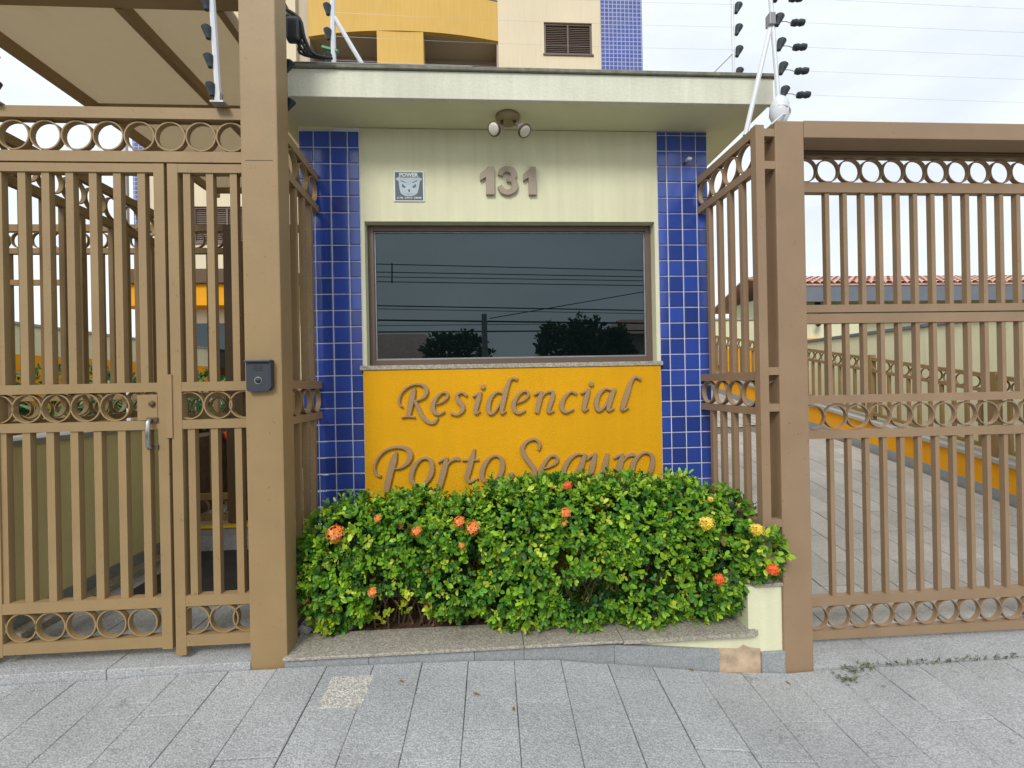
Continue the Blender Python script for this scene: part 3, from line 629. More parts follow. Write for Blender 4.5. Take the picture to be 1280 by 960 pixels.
# ------------------------------------------------------------------ hedge of ixora
hedge = thing('ixora_hedge', 'clipped leafy green hedge with orange and yellow flower heads in the planter', 'hedge', (.2, 2.5, .1))
HE = [(-.66, 2.47, .50, .27, .20, .25), (-.74, 2.45, .38, .22, .19, .26), (-.40, 2.50, .53, .26, .23, .25), (-.10, 2.46, .50, .28, .22, .26), (.16, 2.48, .57, .26, .24, .26), (.45, 2.48, .58, .30, .24, .26), (.76, 2.47, .575, .30, .24, .26),
      (1.03, 2.46, .55, .26, .21, .27), (1.26, 2.42, .47, .19, .17, .26), (-.15, 2.40, .38, .26, .17, .22), (.16, 2.36, .30, .26, .16, .19), (.50, 2.38, .24, .18, .14, .11), (.80, 2.36, .34, .28, .17, .24), (1.08, 2.36, .34, .22, .16, .22), (.30, 2.37, .42, .25, .18, .2), (.58, 2.42, .47, .25, .17, .17), (-.5, 2.42, .42, .24, .18, .18), (-.78, 2.36, .22, .05, .05, .1), (1.20, 2.34, .37, .13, .13, .19), (1.33, 2.20, .50, .10, .085, .15), (-.86, 2.42, .42, .12, .12, .17)]
pal = [(122, 168, 40), (92, 146, 42), (154, 192, 50), (66, 118, 40), (192, 208, 72), (52, 96, 38)]
pts, nrm = ell_points(HE, 18500, (.84, 1.05))
d = np.array([noise.noise(Vector(p * 5.0)) for p in pts]); pts = pts + nrm * (d[:, None] * .05)
hole = ((pts[:, 0] - .50) / .17) ** 2 + ((pts[:, 2] - .33) / .075) ** 2 < 1
hole |= ((pts[:, 0] + .45) / .16) ** 2 + ((pts[:, 2] - .26) / .085) ** 2 < 1
keep = (~hole) & (pts[:, 1] < 2.76) & (pts[:, 2] > .13)
pts, nrm = pts[keep], nrm[keep]
thin = np.array([noise.noise(Vector(p * 6.5) + Vector((9, 2, 5))) for p in pts]); kk = (thin > -.32) | (np.random.rand(len(pts)) < .35); pts, nrm = pts[kk], nrm[kk]
pal.append((128, 92, 48)); A = whorls(pts, nrm, 5, .031, .0185, pal, [30, 26, 18, 14, 7, 6, 1.2], 1.1)
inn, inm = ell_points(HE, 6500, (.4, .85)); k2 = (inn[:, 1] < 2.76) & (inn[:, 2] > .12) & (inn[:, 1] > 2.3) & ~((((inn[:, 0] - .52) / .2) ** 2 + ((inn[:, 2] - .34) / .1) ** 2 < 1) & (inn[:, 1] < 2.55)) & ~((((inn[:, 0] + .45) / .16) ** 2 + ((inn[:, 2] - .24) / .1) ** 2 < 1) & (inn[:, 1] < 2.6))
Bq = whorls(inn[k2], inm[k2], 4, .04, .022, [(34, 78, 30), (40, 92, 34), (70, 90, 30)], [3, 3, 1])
# stray shoots above the clipped line
sp_, sn_ = [], []
for i in range(95):
    x = random.uniform(-.82, 1.3); top = max([cz + rz_ * math.sqrt(max(0, 1 - ((x - cx) / rx) ** 2)) for cx, cy, cz, rx, ry, rz_ in HE if abs(x - cx) < rx * .95] or [.5]); y = random.uniform(2.36, 2.6); ln = random.uniform(.02, .085); lx = random.uniform(-.4, .4)
    for k in range(3): sp_.append([x + lx * ln * k / 2, y, top - .03 + ln * k / 2 - abs(y - 2.48) * .3]); sn_.append([lx, -.2, 1])
Cq = whorls(np.array(sp_), unit(np.array(sn_, float)), 4, .032, .017, [(150, 190, 60), (112, 160, 50), (90, 120, 50)], [2, 3, 1], .8)
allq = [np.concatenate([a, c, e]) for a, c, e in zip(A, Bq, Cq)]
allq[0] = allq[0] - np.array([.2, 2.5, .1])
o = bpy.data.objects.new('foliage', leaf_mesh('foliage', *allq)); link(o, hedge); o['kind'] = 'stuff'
b = MB()
for i in range(150):
    x = random.uniform(-.85, 1.2); y = random.uniform(2.42, 2.65); p0 = Vector((x, y, .09)); pts_ = [p0]
    for k in range(4): pts_.append(pts_[-1] + Vector((random.uniform(-.05, .05), random.uniform(-.06, .03), random.uniform(.06, .12))))
    b.tube([p - Vector((.2, 2.5, .1)) for p in pts_], [.006, .005, .004, .003, .002], 4)
o = b.build('stems', 'bark', hedge); o['kind'] = 'stuff'
# flower heads: a dome of small four-petalled florets
def flower_mesh(pal):
    P = []; D = []; N = []; L = []; Wd = []; C = []
    fl = pick_cols(34, pal, [1] * len(pal), .12)
    for i in range(34):
        th_ = math.acos(1 - (i + .5) / 34 * 1.15); ph = i * 2.39996; n = Vector((math.sin(th_) * math.cos(ph), math.sin(th_) * math.sin(ph), math.cos(th_)))
        c = n * (.034 + random.uniform(-.011, .009)); t = n.orthogonal().normalized(); u = n.cross(t); r0 = random.random() * 2
        for k in range(4):
            a = r0 + k * PI / 2; dd = t * math.cos(a) + u * math.sin(a) + n * random.uniform(-.1, .5); P.append(c[:]); D.append(dd[:]); N.append(n[:]); L.append(.0165); Wd.append(.0095); C.append(fl[i])
    return leaf_mesh('flower_head', np.array(P), np.array(D), np.array(N), np.array(L), np.array(Wd), np.array(C), 'petal')
FO = flower_mesh([(252, 150, 70), (254, 172, 104), (246, 128, 52)]); FY = flower_mesh([(246, 212, 70), (250, 224, 110)]); FR = flower_mesh([(246, 104, 50), (242, 120, 60)])
def front(px, py):
    d = ray(px, py); best = 1e9
    for cx, cy, cz, rx, ry, rz_ in HE:
        m = CAM - Vector((cx, cy, cz)); a = Vector((d.x / rx, d.y / ry, d.z / rz_)); c = Vector((m.x / rx, m.y / ry, m.z / rz_))
        A2 = a.dot(a); B2 = 2 * a.dot(c); C2 = c.dot(c) - 1.06; q = B2 * B2 - 4 * A2 * C2
        if q > 0: best = min(best, (-B2 - math.sqrt(q)) / (2 * A2))
    if best > 5: best = 2.285 / d.y
    return CAM + d * (best - .035)
for px, py, s, f in ((419, 667, 1.05, FO), (472, 648, .5, FO), (521, 664, .62, FO), (574, 652, .72, FO), (591, 660, .85, FO), (577, 682, .35, FO), (466, 740, .6, FO), (707, 641, .68, FO), (705, 655, .3, FO), (709, 607, .62, FR), (899, 724, .72, FR), (966, 712, .75, FR), (883, 654, 1.0, FY), (946, 662, .85, FY), (888, 624, .42, FY)):
    o = bpy.data.objects.new('flower_head', f); link(o, hedge); p = front(px, py); o.location = p - Vector((.2, 2.5, .1)); o.scale = (s * .92,) * 3
    o.rotation_euler = (R(62) + random.uniform(-.2, .2), random.uniform(-.3, .3), random.uniform(-.4, .4)); o['label'] = {FO: 'orange flower head', FY: 'yellow flower head', FR: 'red-orange flower head'}[f]
# low yellowing sprig at the left end
for (sx, sy, sz) in ((-.79, 2.32, .15), (-.52, 2.36, .17), (-.42, 2.36, .22)):
    q = whorls(np.array([[sx, sy, sz], [sx + .02, sy - .01, sz + .05], [sx - .02, sy, sz + .02]]), np.array([[0, -.5, 1.]] * 3), 7, .04, .02, [(196, 204, 60), (170, 190, 50)], [1, 1])
    me = leaf_mesh('sprig', *q); o = bpy.data.objects.new('sprig', me); o.location = (-.2, -2.5, -.1); link(o, hedge)
    o['label'] = 'yellowing low sprig'

# ------------------------------------------------------------------ posts and gates
def post(label, x0, x1, y0, y1, z0, z1, m='steel'):
    t = thing('gate_post', label, 'post', ((x0 + x1) / 2, (y0 + y1) / 2, z0)); b = MB(); b.box(-(x1 - x0) / 2, (x1 - x0) / 2, -(y1 - y0) / 2, (y1 - y0) / 2, 0, z1 - z0, .006); b.build('shaft', m, t)
    return t
postL = post('tall brown steel gate post carrying the intercom, left of the hedge', -1.095, -.929, 2.20, 2.325, .04, 3.30)
b = MB(); b.box(-.062, -.058 + .118, -.0637, -.0627, 2.36, 2.362); b.build('weld_seam', 'darksteel', postL)
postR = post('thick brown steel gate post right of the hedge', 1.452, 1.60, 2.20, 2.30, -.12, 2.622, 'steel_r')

# pedestrian gate
GY = 2.27
pg = thing('pedestrian_gate', 'brown steel pedestrian gate with round hoop friezes and a lever handle', 'gate', (-2.26, GY, 0))
X0 = -2.26
def U(x): return x - X0
def frame_leaf(t, a, c, z0, z1, m='steel', w=.042, us=(), hoop0=None, pitch=.1385, bot=True):
    box('stile', t, m, a, a + w, -.021, .021, z0, z1); box('stile', t, m, c - w, c, -.021, .021, z0, z1)
a0, a1 = U(-2.255), U(-1.467)
door = grp('door_leaf', pg)
ZT, ZB = 2.405, .155
for a, c, p, z0, w in ((a0, a1, door, .150, .046), (U(-1.452), U(-1.10), pg, .118, .046)):
    box('stile', p, 'steel', a, a + w, -.022, .022, z0, ZT)
    if p is door: box('stile', p, 'steel', c - w, c, -.022, .022, z0, ZT)
    u0 = a + w; u1 = c - (w if p is door else 0)
    rail(p, 'steel', u0, u1, 2.365, ZT, .042); rail(p, 'steel', u0, u1, 1.345, 1.388, .042); rail(p, 'steel', u0, u1, 1.170, 1.212, .042)
    rail(p, 'steel', u0, u1, .343, .392, .042); rail(p, 'steel', u0, u1, .158, .208, .042)
bx = [U(at(px, 400, GY).x) for px in (34, 63.5, 93.5, 122.5, 152.5, 182.5)]
bx = [bx[0] - (bx[1] - bx[0])] + bx
bars(door, 'steel', bx[:], 1.388, 2.365, .034, .03); bars(door, 'steel', bx[:], .392, 1.170, .034, .03)
fx = [U(at(px, 400, GY).x) for px in (239, 267.5, 297)]
bars(pg, 'steel', fx, 1.388, 2.365, .032, .03); bars(pg, 'steel', fx, .392, 1.170, .032, .03)
for px in (1, 36.5, 73, 109.5, 146): ring(door, 'steel', U(at(px, 511, GY).x), 1.2785, .133)
for px in (-8, 30, 66, 104, 142, 181): ring(door, 'steel', U(at(px, 781, GY).x), .2755, .134)
for px in (239, 274.5, 306): ring(pg, 'steel', U(at(px, 507, GY).x), 1.2785, .131)
for px in (246, 282, 311): ring(pg, 'steel', U(at(px, 778, GY).x), .2755, .134)
box('cover_strip', pg, 'steel', U(-1.476), U(-1.446), -.0275, -.0225, 1.13, 1.425)
# lock plate and handle
box('lock_box', door, 'steel', U(-1.602), U(-1.514), -.024, .018, 1.215, 1.333)
b = lathe([(.014, 0), (.014, .004), (.012, .010), (.007, .013)], 14); b.v = [(U(-1.535) + x, -.024 - z, 1.29 + y) for x, y, z in b.v]; b.build('lock_cylinder', 'darksteel', door, True)
hd = MB(); hx = U(-1.54); hd.tube([(hx, -.022, 1.215), (hx, -.04, 1.215), (hx, -.047, 1.205), (hx, -.05, 1.15), (hx, -.047, 1.10), (hx, -.04, 1.09), (hx, -.022, 1.09)], .0105, 10); hd.build('handle', 'chrome', door, True)
for z in (1.215, 1.09): b = MB(); b.box(hx - .02, hx + .03, -.03, -.0225, z - .012, z + .012, .003); b.build('handle_foot', 'darksteel', door)
# transom with hoops over the gate
tr = thing('gate_transom', 'brown steel transom with a row of round hoops above the pedestrian gate', 'transom', (-2.75, GY, 0))
rail(tr, 'steel', 0, 1.656, 2.612, 2.664, .05); rail(tr, 'steel', 0, 1.656, 2.412, 2.462, .045)
p0_ = at(20, 174, GY).x + 2.75
for k in range(-3, 8):
    u = p0_ + k * .1378
    if 0.07 < u < 1.62: ring(tr, 'steel', u, 2.537, .138)
# further fixed panel left of the door
fp = thing('gate_side_panel', 'brown steel fixed railing panel left of the pedestrian gate at the photo edge', 'railing', (-2.75, GY, 0))
box('stile', fp, 'steel', 0, .042, -.02, .02, .12, 2.405); box('stile', fp, 'steel', .43, .478, -.02, .02, .12, 2.405)
for z0, z1 in ((2.365, 2.405), (1.345, 1.388), (1.17, 1.212), (.343, .392), (.158, .208)): rail(fp, 'steel', .042, .43, z0, z1, .042)
bars(fp, 'steel', (.13, .24, .35), 1.388, 2.365, .034, .03); bars(fp, 'steel', (.13, .24, .35), .392, 1.17, .034, .03)
for u in (.11, .245, .38): ring(fp, 'steel', u, .2755, .134); ring(fp, 'steel', u, 1.2785, .133)

# intercom on the left post
ic = thing('intercom', 'dark grey intercom box with rain hood fixed to the tall left post', 'intercom', (-1.024, 2.2, 1.338))
b = MB(); b.prism([(-.053, .01), (-.045, 0), (.045, .004), (.053, .016), (.053, .125), (.048, .132), (-.053, .132)], -.026, 0); b.build('housing', 'intercom', ic)
b = MB(); b.box(-.058, .060, -.038, 0, .1325, .144, .004); b.box(.0535, .060, -.034, 0, .015, .132, .003); b.build('rain_hood', 'intercom', ic)
b = lathe([(.013, 0), (.013, .003), (.008, .005)], 18); b.v = [(.0 + x, -.026 - z, .05 + y) for x, y, z in b.v]; b.build('call_button', 'black', ic, True)
b = lathe([(.017, 0), (.017, .0015), (.0135, .0015), (.0135, .0005)], 20); b.v = [(x, -.026 - z, .05 + y) for x, y, z in b.v]; b.build('button_ring', 'galv', ic, True)
b = MB()
for k in range(3): b.box(-.02, .02, -.0275, -.026, .095 + k * .009, .098 + k * .009)
b.build('speaker_slots', 'black', ic)

# short return fences from the posts to the booth
def return_fence(label, p0, p1, first_z, m='steel', nb=4, stile=True, bottom=.60, hoops=4, low=None):
    p0, p1 = Vector(p0), Vector(p1); d = p1 - p0; L = d.length; t = thing('return_fence', label, 'railing', (p0.x, p0.y, 0), math.atan2(d.y, d.x), 'short railings between the posts and the booth')
    if stile: box('stile', t, m, 0, .042, -.0225, .0225, .35, 2.60)
    u0 = .042 if stile else 0
    for z0, z1 in ((2.555, 2.60), (2.375, 2.415), (1.345, 1.388), (1.172, 1.210), (bottom, bottom + .045), (low or bottom - .18, (low or bottom - .18) + .04)): rail(t, m, u0, L, z0, z1, .035)
    sp = (L - u0) / (nb + 1)
    us = [u0 + sp * (i + 1) for i in range(nb)]
    bars(t, m, us, 1.388, 2.375, .028, .028); bars(t, m, us, bottom + .045, 1.172, .028, .028)
    hp = (L - u0) / hoops
    for i in range(hoops):
        u = u0 + hp * (i + .5)
        ring(t, m, u, 2.485, .14); ring(t, m, u, 1.2775, .135); ring(t, m, u, bottom - .07, .14)
    return t
return_fence('short brown return railing between the tall left post and the booth', (-.955, 2.33), (-.966, 2.785), 0, stile=False, nb=3, hoops=3, bottom=.38)
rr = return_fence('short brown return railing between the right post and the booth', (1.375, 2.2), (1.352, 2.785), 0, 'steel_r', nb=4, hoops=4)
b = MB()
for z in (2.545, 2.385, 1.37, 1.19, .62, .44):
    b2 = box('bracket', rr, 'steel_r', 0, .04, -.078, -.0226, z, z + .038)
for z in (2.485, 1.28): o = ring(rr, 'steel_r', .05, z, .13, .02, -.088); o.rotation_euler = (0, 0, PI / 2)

# vehicle gate
VY = 2.375
VX0 = 1.625
vg = thing('vehicle_gate', 'wide brown steel sliding vehicle gate with hoop friezes across the driveway ramp', 'gate', (VX0, VY, 0))
Lg = 3.0
def vz(z): return z
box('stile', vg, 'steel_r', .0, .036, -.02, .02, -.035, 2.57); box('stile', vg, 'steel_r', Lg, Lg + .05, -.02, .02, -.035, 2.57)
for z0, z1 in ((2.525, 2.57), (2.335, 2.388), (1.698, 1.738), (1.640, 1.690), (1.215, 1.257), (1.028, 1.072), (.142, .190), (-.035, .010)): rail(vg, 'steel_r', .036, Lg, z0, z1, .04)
ub = at(1027, 300, VY).x - VX0
nbars = int((Lg - .1) / .0993)
# measured at two heights: bars stand plumb, 10 cm apart
ub = at(1039, 640, VY).x - VX0
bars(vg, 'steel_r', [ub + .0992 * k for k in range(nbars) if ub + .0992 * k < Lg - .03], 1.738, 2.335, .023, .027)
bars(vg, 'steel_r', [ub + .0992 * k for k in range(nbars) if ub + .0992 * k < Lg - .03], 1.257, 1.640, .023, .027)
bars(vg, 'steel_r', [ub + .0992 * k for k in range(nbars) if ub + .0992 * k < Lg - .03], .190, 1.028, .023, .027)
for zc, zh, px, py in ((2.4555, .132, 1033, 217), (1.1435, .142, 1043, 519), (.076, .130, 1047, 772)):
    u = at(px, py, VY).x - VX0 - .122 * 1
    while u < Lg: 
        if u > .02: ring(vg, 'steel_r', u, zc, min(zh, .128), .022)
        u += .1235
# head beam over it
bm_ = thing('gate_head_beam', 'deep brown steel head beam over the vehicle gate', 'beam', (1.6, 2.2, 2.54))
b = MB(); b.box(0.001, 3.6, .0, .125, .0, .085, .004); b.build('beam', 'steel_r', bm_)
b = MB(); b.box(.03, 3.6, .127, .19, -.005, .035); b.build('guide_track', 'darksteel', bm_)
b = MB(); b.tube([(.03, .15, -.012), (.09, .15, -.012)], .014, 10); b.build('guide_roller', 'galv', bm_, True)
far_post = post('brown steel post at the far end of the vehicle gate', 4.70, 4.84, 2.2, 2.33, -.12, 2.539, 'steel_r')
far_post2 = None

# ------------------------------------------------------------------ cage behind the pedestrian gate
sc = thing('side_railing', 'brown side railing with hoop frieze standing on the low cream wall inside the gate', 'railing', (-2.36, 2.32, 0), PI / 2)
Ls = 1.36
for z0, z1 in ((2.60, 2.65), (2.395, 2.445), (1.345, 1.385), (1.175, 1.21)): rail(sc, 'steel_in', 0, Ls, z0, z1, .035)
box('end_post', sc, 'steel_in', Ls, Ls + .06, -.03, .03, 1.1, 2.65)
bars(sc, 'steel_in', [.11 + .115 * k for k in range(11)], 1.385, 2.395, .03, .03)
for k in range(9): ring(sc, 'steel_in', .08 + .148 * k, 2.5225, .15); ring(sc, 'steel_in', .08 + .148 * k, 1.28, .135)
# inner gate line
ig = thing('inner_gate', 'second brown railing gate standing on the step beyond the pedestrian gate', 'gate', (-4.3, 3.74, 0))
Li = 2.31
for z0, z1 in ((2.575, 2.628), (2.406, 2.448), (1.29, 1.33), (1.13, 1.17), (.50, .545), (.335, .385)): rail(ig, 'steel_in', 0, Li, z0, z1, .04)
rail(ig, 'steel_in', 0, 1.25, 2.17, 2.21, .03)
bars(ig, 'steel_in', [.06 + .133 * k for k in range(17)], 1.33, 2.406, .034, .03); bars(ig, 'steel_in', [.06 + .133 * k for k in range(17)], .545, 1.13, .034, .03)
for k in range(16): ring(ig, 'steel_in', .1 + .1425 * k, 2.5115, .128); ring(ig, 'steel_in', .1 + .1425 * k, 1.23, .12); ring(ig, 'steel_in', .1 + .1425 * k, .44, .118)
b = MB(); b.box(Li + .002, Li + .062, -.04, .03, .32, 2.62, .003); b.build('stile', 'darksteel', ig)
b = MB(); b.box(Li + .066, Li + .14, -.06, .02, .33, 2.5, .003); b.build('leaf_edge', 'darksteel', ig)
b = lathe([(.03, .30), (.045, .31), (.045, .34), (.03, .35)], 14); b.v = [(Li + .05 + x, y, z) for x, y, z in b.v]; b.build('foot_roller', 'darksteel', ig, True)
# right hand railing of the passage, beyond the booth
pr = thing('passage_railing', 'brown railing on the booth side of the passage behind the pedestrian gate', 'railing', (-1.98, 3.74, 0))
for z0, z1 in ((2.575, 2.628), (1.29, 1.33), (.50, .545), (.335, .385)): rail(pr, 'steel_in', .14, .90, z0, z1, .04)
bars(pr, 'steel_in', [.22 + .133 * k for k in range(6)], .545, 2.575, .034, .03)

# canopy over the passage
cn = thing('entrance_canopy', 'beige sheet canopy on brown rafters above the pedestrian gate', 'canopy', (-1.8, 2.2, 3.15))
b = MB(); b.box(-.672, .60, .0, 2.3, .055, .065); b.build('sheet', 'canopy', cn)
for x in (-.652, .12, .58): b = MB(); b.box(x - .02, x + .02, .085, 2.3, -.005, .053, .002); b.build('rafter', 'steel', cn)
b = MB(); b.box(-1.3, .704, .002, .083, -.003, .1, .004); b.build('front_beam', 'steel', cn)
for y in (.93, 2.2): b = MB(); b.box(-.632, .56, y, y + .04, .01, .0525); b.build('cross_bar', 'steel', cn)
b = MB(); b.box(-.672, -.632, 2.2, 2.24, -2.85, -.006); b.build('rear_prop', 'steel', cn)

# low cream retaining wall, with skirting and ledge
lw = thing('garden_retaining_wall', 'low cream retaining wall beside the entrance path behind the pedestrian gate', 'wall', (-2.4, 2.43, 0))
b = MB(); b.box(-.25, 0, 0, 1.3, -.1, 1.08, .004); b.build('wall', 'creamwarm', lw)
b = MB(); b.box(-.28, .02, -.02, 1.3, 1.0805, 1.11, .003); b.build('cap', 'concrete', lw)
b = MB(); b.box(.0005, .014, 0, 1.3, .129, .235, .002); b.build('skirting', 'skirt', lw)
b = MB(); b.box(.0145, .10, 0, 1.2, .129, .165, .004); b.build('ledge', 'granite', lw)
b = MB(); b.box(-6.6, -2.66, 2.43, 11, -.3, 1.0); o = b.build('garden_bed', 'soil'); o['kind'] = 'structure'
b = MB(); b.box(-2.66, -2.41, 3.8, 11, -.3, .95); o = b.build('garden_bed', 'soil'); o['kind'] = 'structure'
# little cream flower box beyond the inner gate
fb = thing('flower_box', 'small cream flower box with a green shrub beyond the inner gate', 'planter', (-2.5, 4.5, .3))
b = MB(); b.box(-.35, .45, 0, .5, 0, .28, .003); b.build('box', 'cream', fb); b = MB(); b.box(-.36, .46, -.01, .51, .2805, .31, .003); b.build('rim', 'concrete', fb)
p_, n_ = ell_points([(-.1, .25, .55, .3, .22, .3), (.25, .25, .5, .24, .2, .25)], 420)
me = leaf_mesh('shrub', *whorls(p_, n_, 6, .07, .035, [(60, 120, 50), (90, 150, 60), (40, 90, 40)], [2, 1, 1])); o = bpy.data.objects.new('shrub', me); link(o, fb); o['kind'] = 'stuff'
o = bpy.data.objects.new('flower_head', FR); link(o, fb); o.location = (.1, -.02, .62); o.scale = (1.2,) * 3; o.rotation_euler = (1.2, 0, 0)

# boundary wall at the left with orange base band
def bwall(label, x0, x1, y0, y1, zt, zo, m='cream'):
    t = thing('boundary_wall', label, 'wall', (x0, y0, 0), 0, 'boundary walls of the plot')
    b = MB(); b.box(0, x1 - x0, 0, y1 - y0, zo, zt); b.build('wall', 'cream', t); b = MB(); b.box(-.004, x1 - x0 + .004, -.004, y1 - y0 + .004, -.3, zo - .001); b.build('orange_band', 'darkorange', t)
    b = MB(); b.box(-.03, x1 - x0 + .03, -.03, y1 - y0 + .03, zt + .001, zt + .04); b.build('coping', 'concrete', t); return t
bwall('cream boundary wall with orange base beyond the garden on the left', -6.7, -6.5, 2.6, 13, 2.31, 1.90)
bwall('far cream boundary wall with orange base at the top of the ramp', 4.0, 8.2, 9.6, 9.8, 2.62, 2.02)
t = thing('boundary_wall', 'plain pale green boundary wall behind the ramp railing', 'wall', (5.6, 2.6, 0), 0, 'boundary walls of the plot')
b = MB(); b.box(0, .2, 0, 5.6, -.3, 1.97); b.build('wall', 'cream', t); b = MB(); b.box(-.03, .23, 0, 5.6, 1.971, 2.01); b.build('coping', 'fasciagrey', t)
t = thing('boundary_pillar', 'tall brown pillar at the far end of the pale green boundary wall', 'pillar', (5.62, 8.3, 0)); b = MB(); b.box(-.15, .25, 0, .3, .0, 3.3, .01); b.build('shaft', 'steel_in', t)
# wall lamp / meter
t = thing('meter_box', 'pinkish meter box on the far boundary wall behind the return railing', 'box', (4.93, 9.59, 2.0)); b = MB(); b.box(-.15, .15, -.12, 0, -.35, .25, .04); b.build('housing', 'meter', t); b = MB(); b.box(-.1, .1, -.14, -.121, -.05, .18, .01); b.build('cover', 'lampbody', t)
t = thing('wall_bracket', 'small black bracket lamp on the far wall seen past the right post', 'lamp', at(1021, 398, 9.5)); b = MB(); b.tube([(0, 0, .35), (.05, -.05, .2), (.02, -.08, -.1), (-.05, -.08, -.15)], .05, 8); b.build('arm', 'cable', t, True)
gl = at(1030, 437, 9.4)
t = thing('orange_gate_panel', 'orange weathered panel at the top of the ramp', 'panel', (gl.x, 9.5, 1.1)); b = MB(); b.box(-.5, .05, -.05, 0, 0, 1.1, .01); b.build('panel', 'darkorange', t); b = MB(); b.box(.055, .2, -.05, 0, 0, 1.12); b.build('post', 'concrete', t)

# ramp edge: orange plinth wall with cap, skirting and railing, all following the slope
RX = 4.665
rw = thing('ramp_wall', 'low orange wall with grey cap climbing along the driveway ramp', 'wall', (RX, 2.5, 0))
def slope_box(name, m, parent, x0, x1, y0, y1, za, zb, off=2.5):
    b = MB()
    for y in (y0, y1):
        s = RS * (y - off) - .052
        b.v += [(x0, y - 2.5, s + za), (x1, y - 2.5, s + za), (x1, y - 2.5, s + zb), (x0, y - 2.5, s + zb)]
    b.f = [(0, 1, 2, 3), (4, 7, 6, 5), (0, 4, 5, 1), (1, 5, 6, 2), (2, 6, 7, 3), (3, 7, 4, 0)]; return b.build(name, m, parent)
slope_box('wall', 'darkorange', rw, 0, .14, 2.55, 9.4, -.3, .338)
slope_box('skirting', 'skirt', rw, -.012, -.0005, 2.55, 9.4, -.02, .10)
y = 2.55
while y < 9.3: slope_box('cap_stone', 'concrete', rw, -.03, .17, y, min(y + .8, 9.4) - .006, .3385, .372); y += .8
rg = thing('ramp_railing', 'brown railing with hoops climbing on the orange ramp wall', 'railing', (RX + .07, 2.5, 0))
for za, zb in ((1.095, 1.135), (.955, .99)): slope_box('rail', 'steel_in', rg, -.02, .02, 2.6, 9.3, za, zb)
slope_box('rail', 'steel_in', rg, -.02, .02, 2.6, 9.3, .43, .465)
k = 0; y = 2.66
while y < 9.2:
    s = RS * (y - 2.5) - .052
    if k % 11 == 0: box('post', rg, 'steel_in', -.035, .035, y - 2.5 - .035, y - 2.5 + .035, s + .372, s + 1.16)
    else: box('bar', rg, 'steel_in', -.014, .014, y - 2.5 - .014, y - 2.5 + .014, s + .465, s + .955)
    y += .125; k += 1
y = 2.66 + .07
while y < 9.2:
    s = RS * (y - 2.5) - .052; o = ring(rg, 'steel_in', 0, 0, .112, .02); o.location = (0, y - 2.5, s + 1.0425); o.rotation_euler = (0, 0, PI / 2); y += .1235

# ------------------------------------------------------------------ neighbour house on the right
NY = 9.3
nh = thing('neighbour_house', 'neighbour house with terracotta roof and slate gutter seen through the vehicle gate', 'house', (11, NY + .6, 0))
b = MB(); b.box(-4.3, 9, .0, 2.3, 0, 3.3); b.build('wall', 'houseg', nh)
b = MB(); b.box(-4.55, 9.3, -.6, -.52, 2.95, 3.31, .01); b.build('gutter', 'fasciagrey', nh)
b = MB(); b.box(-4.5, 9.3, -.518, -.001, 3.2, 3.24); b.build('eaves', 'tower2', nh)
def roofz(y): return 3.32 + (.30 * (y + .6) if y < 1.1 else .51 - .32 * (y - 1.1))
b = MB(); ys_ = (-.62, 1.1, 2.9)
for y in ys_: b.v += [(-4.6, y, roofz(y) - .03), (9.4, y, roofz(y) - .03), (-4.6, y, roofz(y)), (9.4, y, roofz(y))]
for q in (0, 4): b.f += [(q, q + 1, q + 5, q + 4), (q + 2, q + 6, q + 7, q + 3), (q, q + 4, q + 6, q + 2), (q + 1, q + 3, q + 7, q + 5)]
b.f += [(0, 2, 3, 1), (8, 9, 11, 10)]; b.build('roof_deck', 'terracotta', nh)
rows = MB()
for i in range(88):
    x = -4.55 + i * .16
    for j in range(5):
        y = -.66 + j * .355; yb = y + .39; n = len(rows.v)
        for yy, rr_ in ((y, .072), (yb, .058)):
            for k in range(6): a = PI * k / 5; rows.v.append((x + rr_ * math.cos(a), yy, roofz(yy) + .004 + (.012 if yy == y else 0) + rr_ * .75 * math.sin(a)))
        for k in range(5): rows.f.append((n + k, n + k + 1, n + 7 + k, n + 6 + k))
o = rows.build('roof_tiles', 'terracotta', nh); o['kind'] = 'stuff'

# ------------------------------------------------------------------ apartment tower
TY = 11.6
tw = thing('apartment_tower', 'cream apartment tower with yellow curved balconies and a blue mosaic edge behind the booth', 'building', (0, TY, 0))
def tp(name, m, x0, x1, y0, y1, z0, z1, c=0, parent=tw):
    b = MB(); b.box(x0, x1, y0 - TY, y1 - TY, z0, z1, c); return b.build(name, m, parent)
ZTOP = 17.5
def wall_with_hole(x0, x1, y0, y1, z0, z1, hs, m, name='wall'):
    b = MB(); hs = sorted(hs, key=lambda h: h[2]); z = z0
    for hx0, hx1, hz0, hz1 in hs:
        if hz0 > z: b.box(x0, x1, y0 - TY, y1 - TY, z, hz0)
        b.box(x0, hx0, y0 - TY, y1 - TY, hz0, hz1); b.box(hx1, x1, y0 - TY, y1 - TY, hz0, hz1); z = hz1
    b.box(x0, x1, y0 - TY, y1 - TY, z, z1); return b.build(name, m, tw)
FL = 2.88
wr = [(1.675, 2.898, 9.645 + FL * k, 10.45 + FL * k) for k in (-3, -2, -1, 0, 1, 2)]
wall_with_hole(.52, 3.125, TY, TY + .3, 0, ZTOP, wr, 'tower')
tp('mosaic_strip', 'mosaic', 3.127, 4.185, TY - .03, TY + .6, 0, ZTOP)
wl = [(-6.93, -5.35, 4.96 - .06 + FL * k, 5.77 + FL * k) for k in range(0, 4)]
wall_with_hole(-7.9, -4.42, TY, TY + .3, 0, ZTOP, wl, 'tower')
tp('mosaic_strip', 'mosaic', -8.25, -7.902, TY - .03, TY + .6, 0, ZTOP)
tp('recess_wall', 'tower2', -4.418, -4.12, TY + .12, TY + .4, 0, ZTOP)
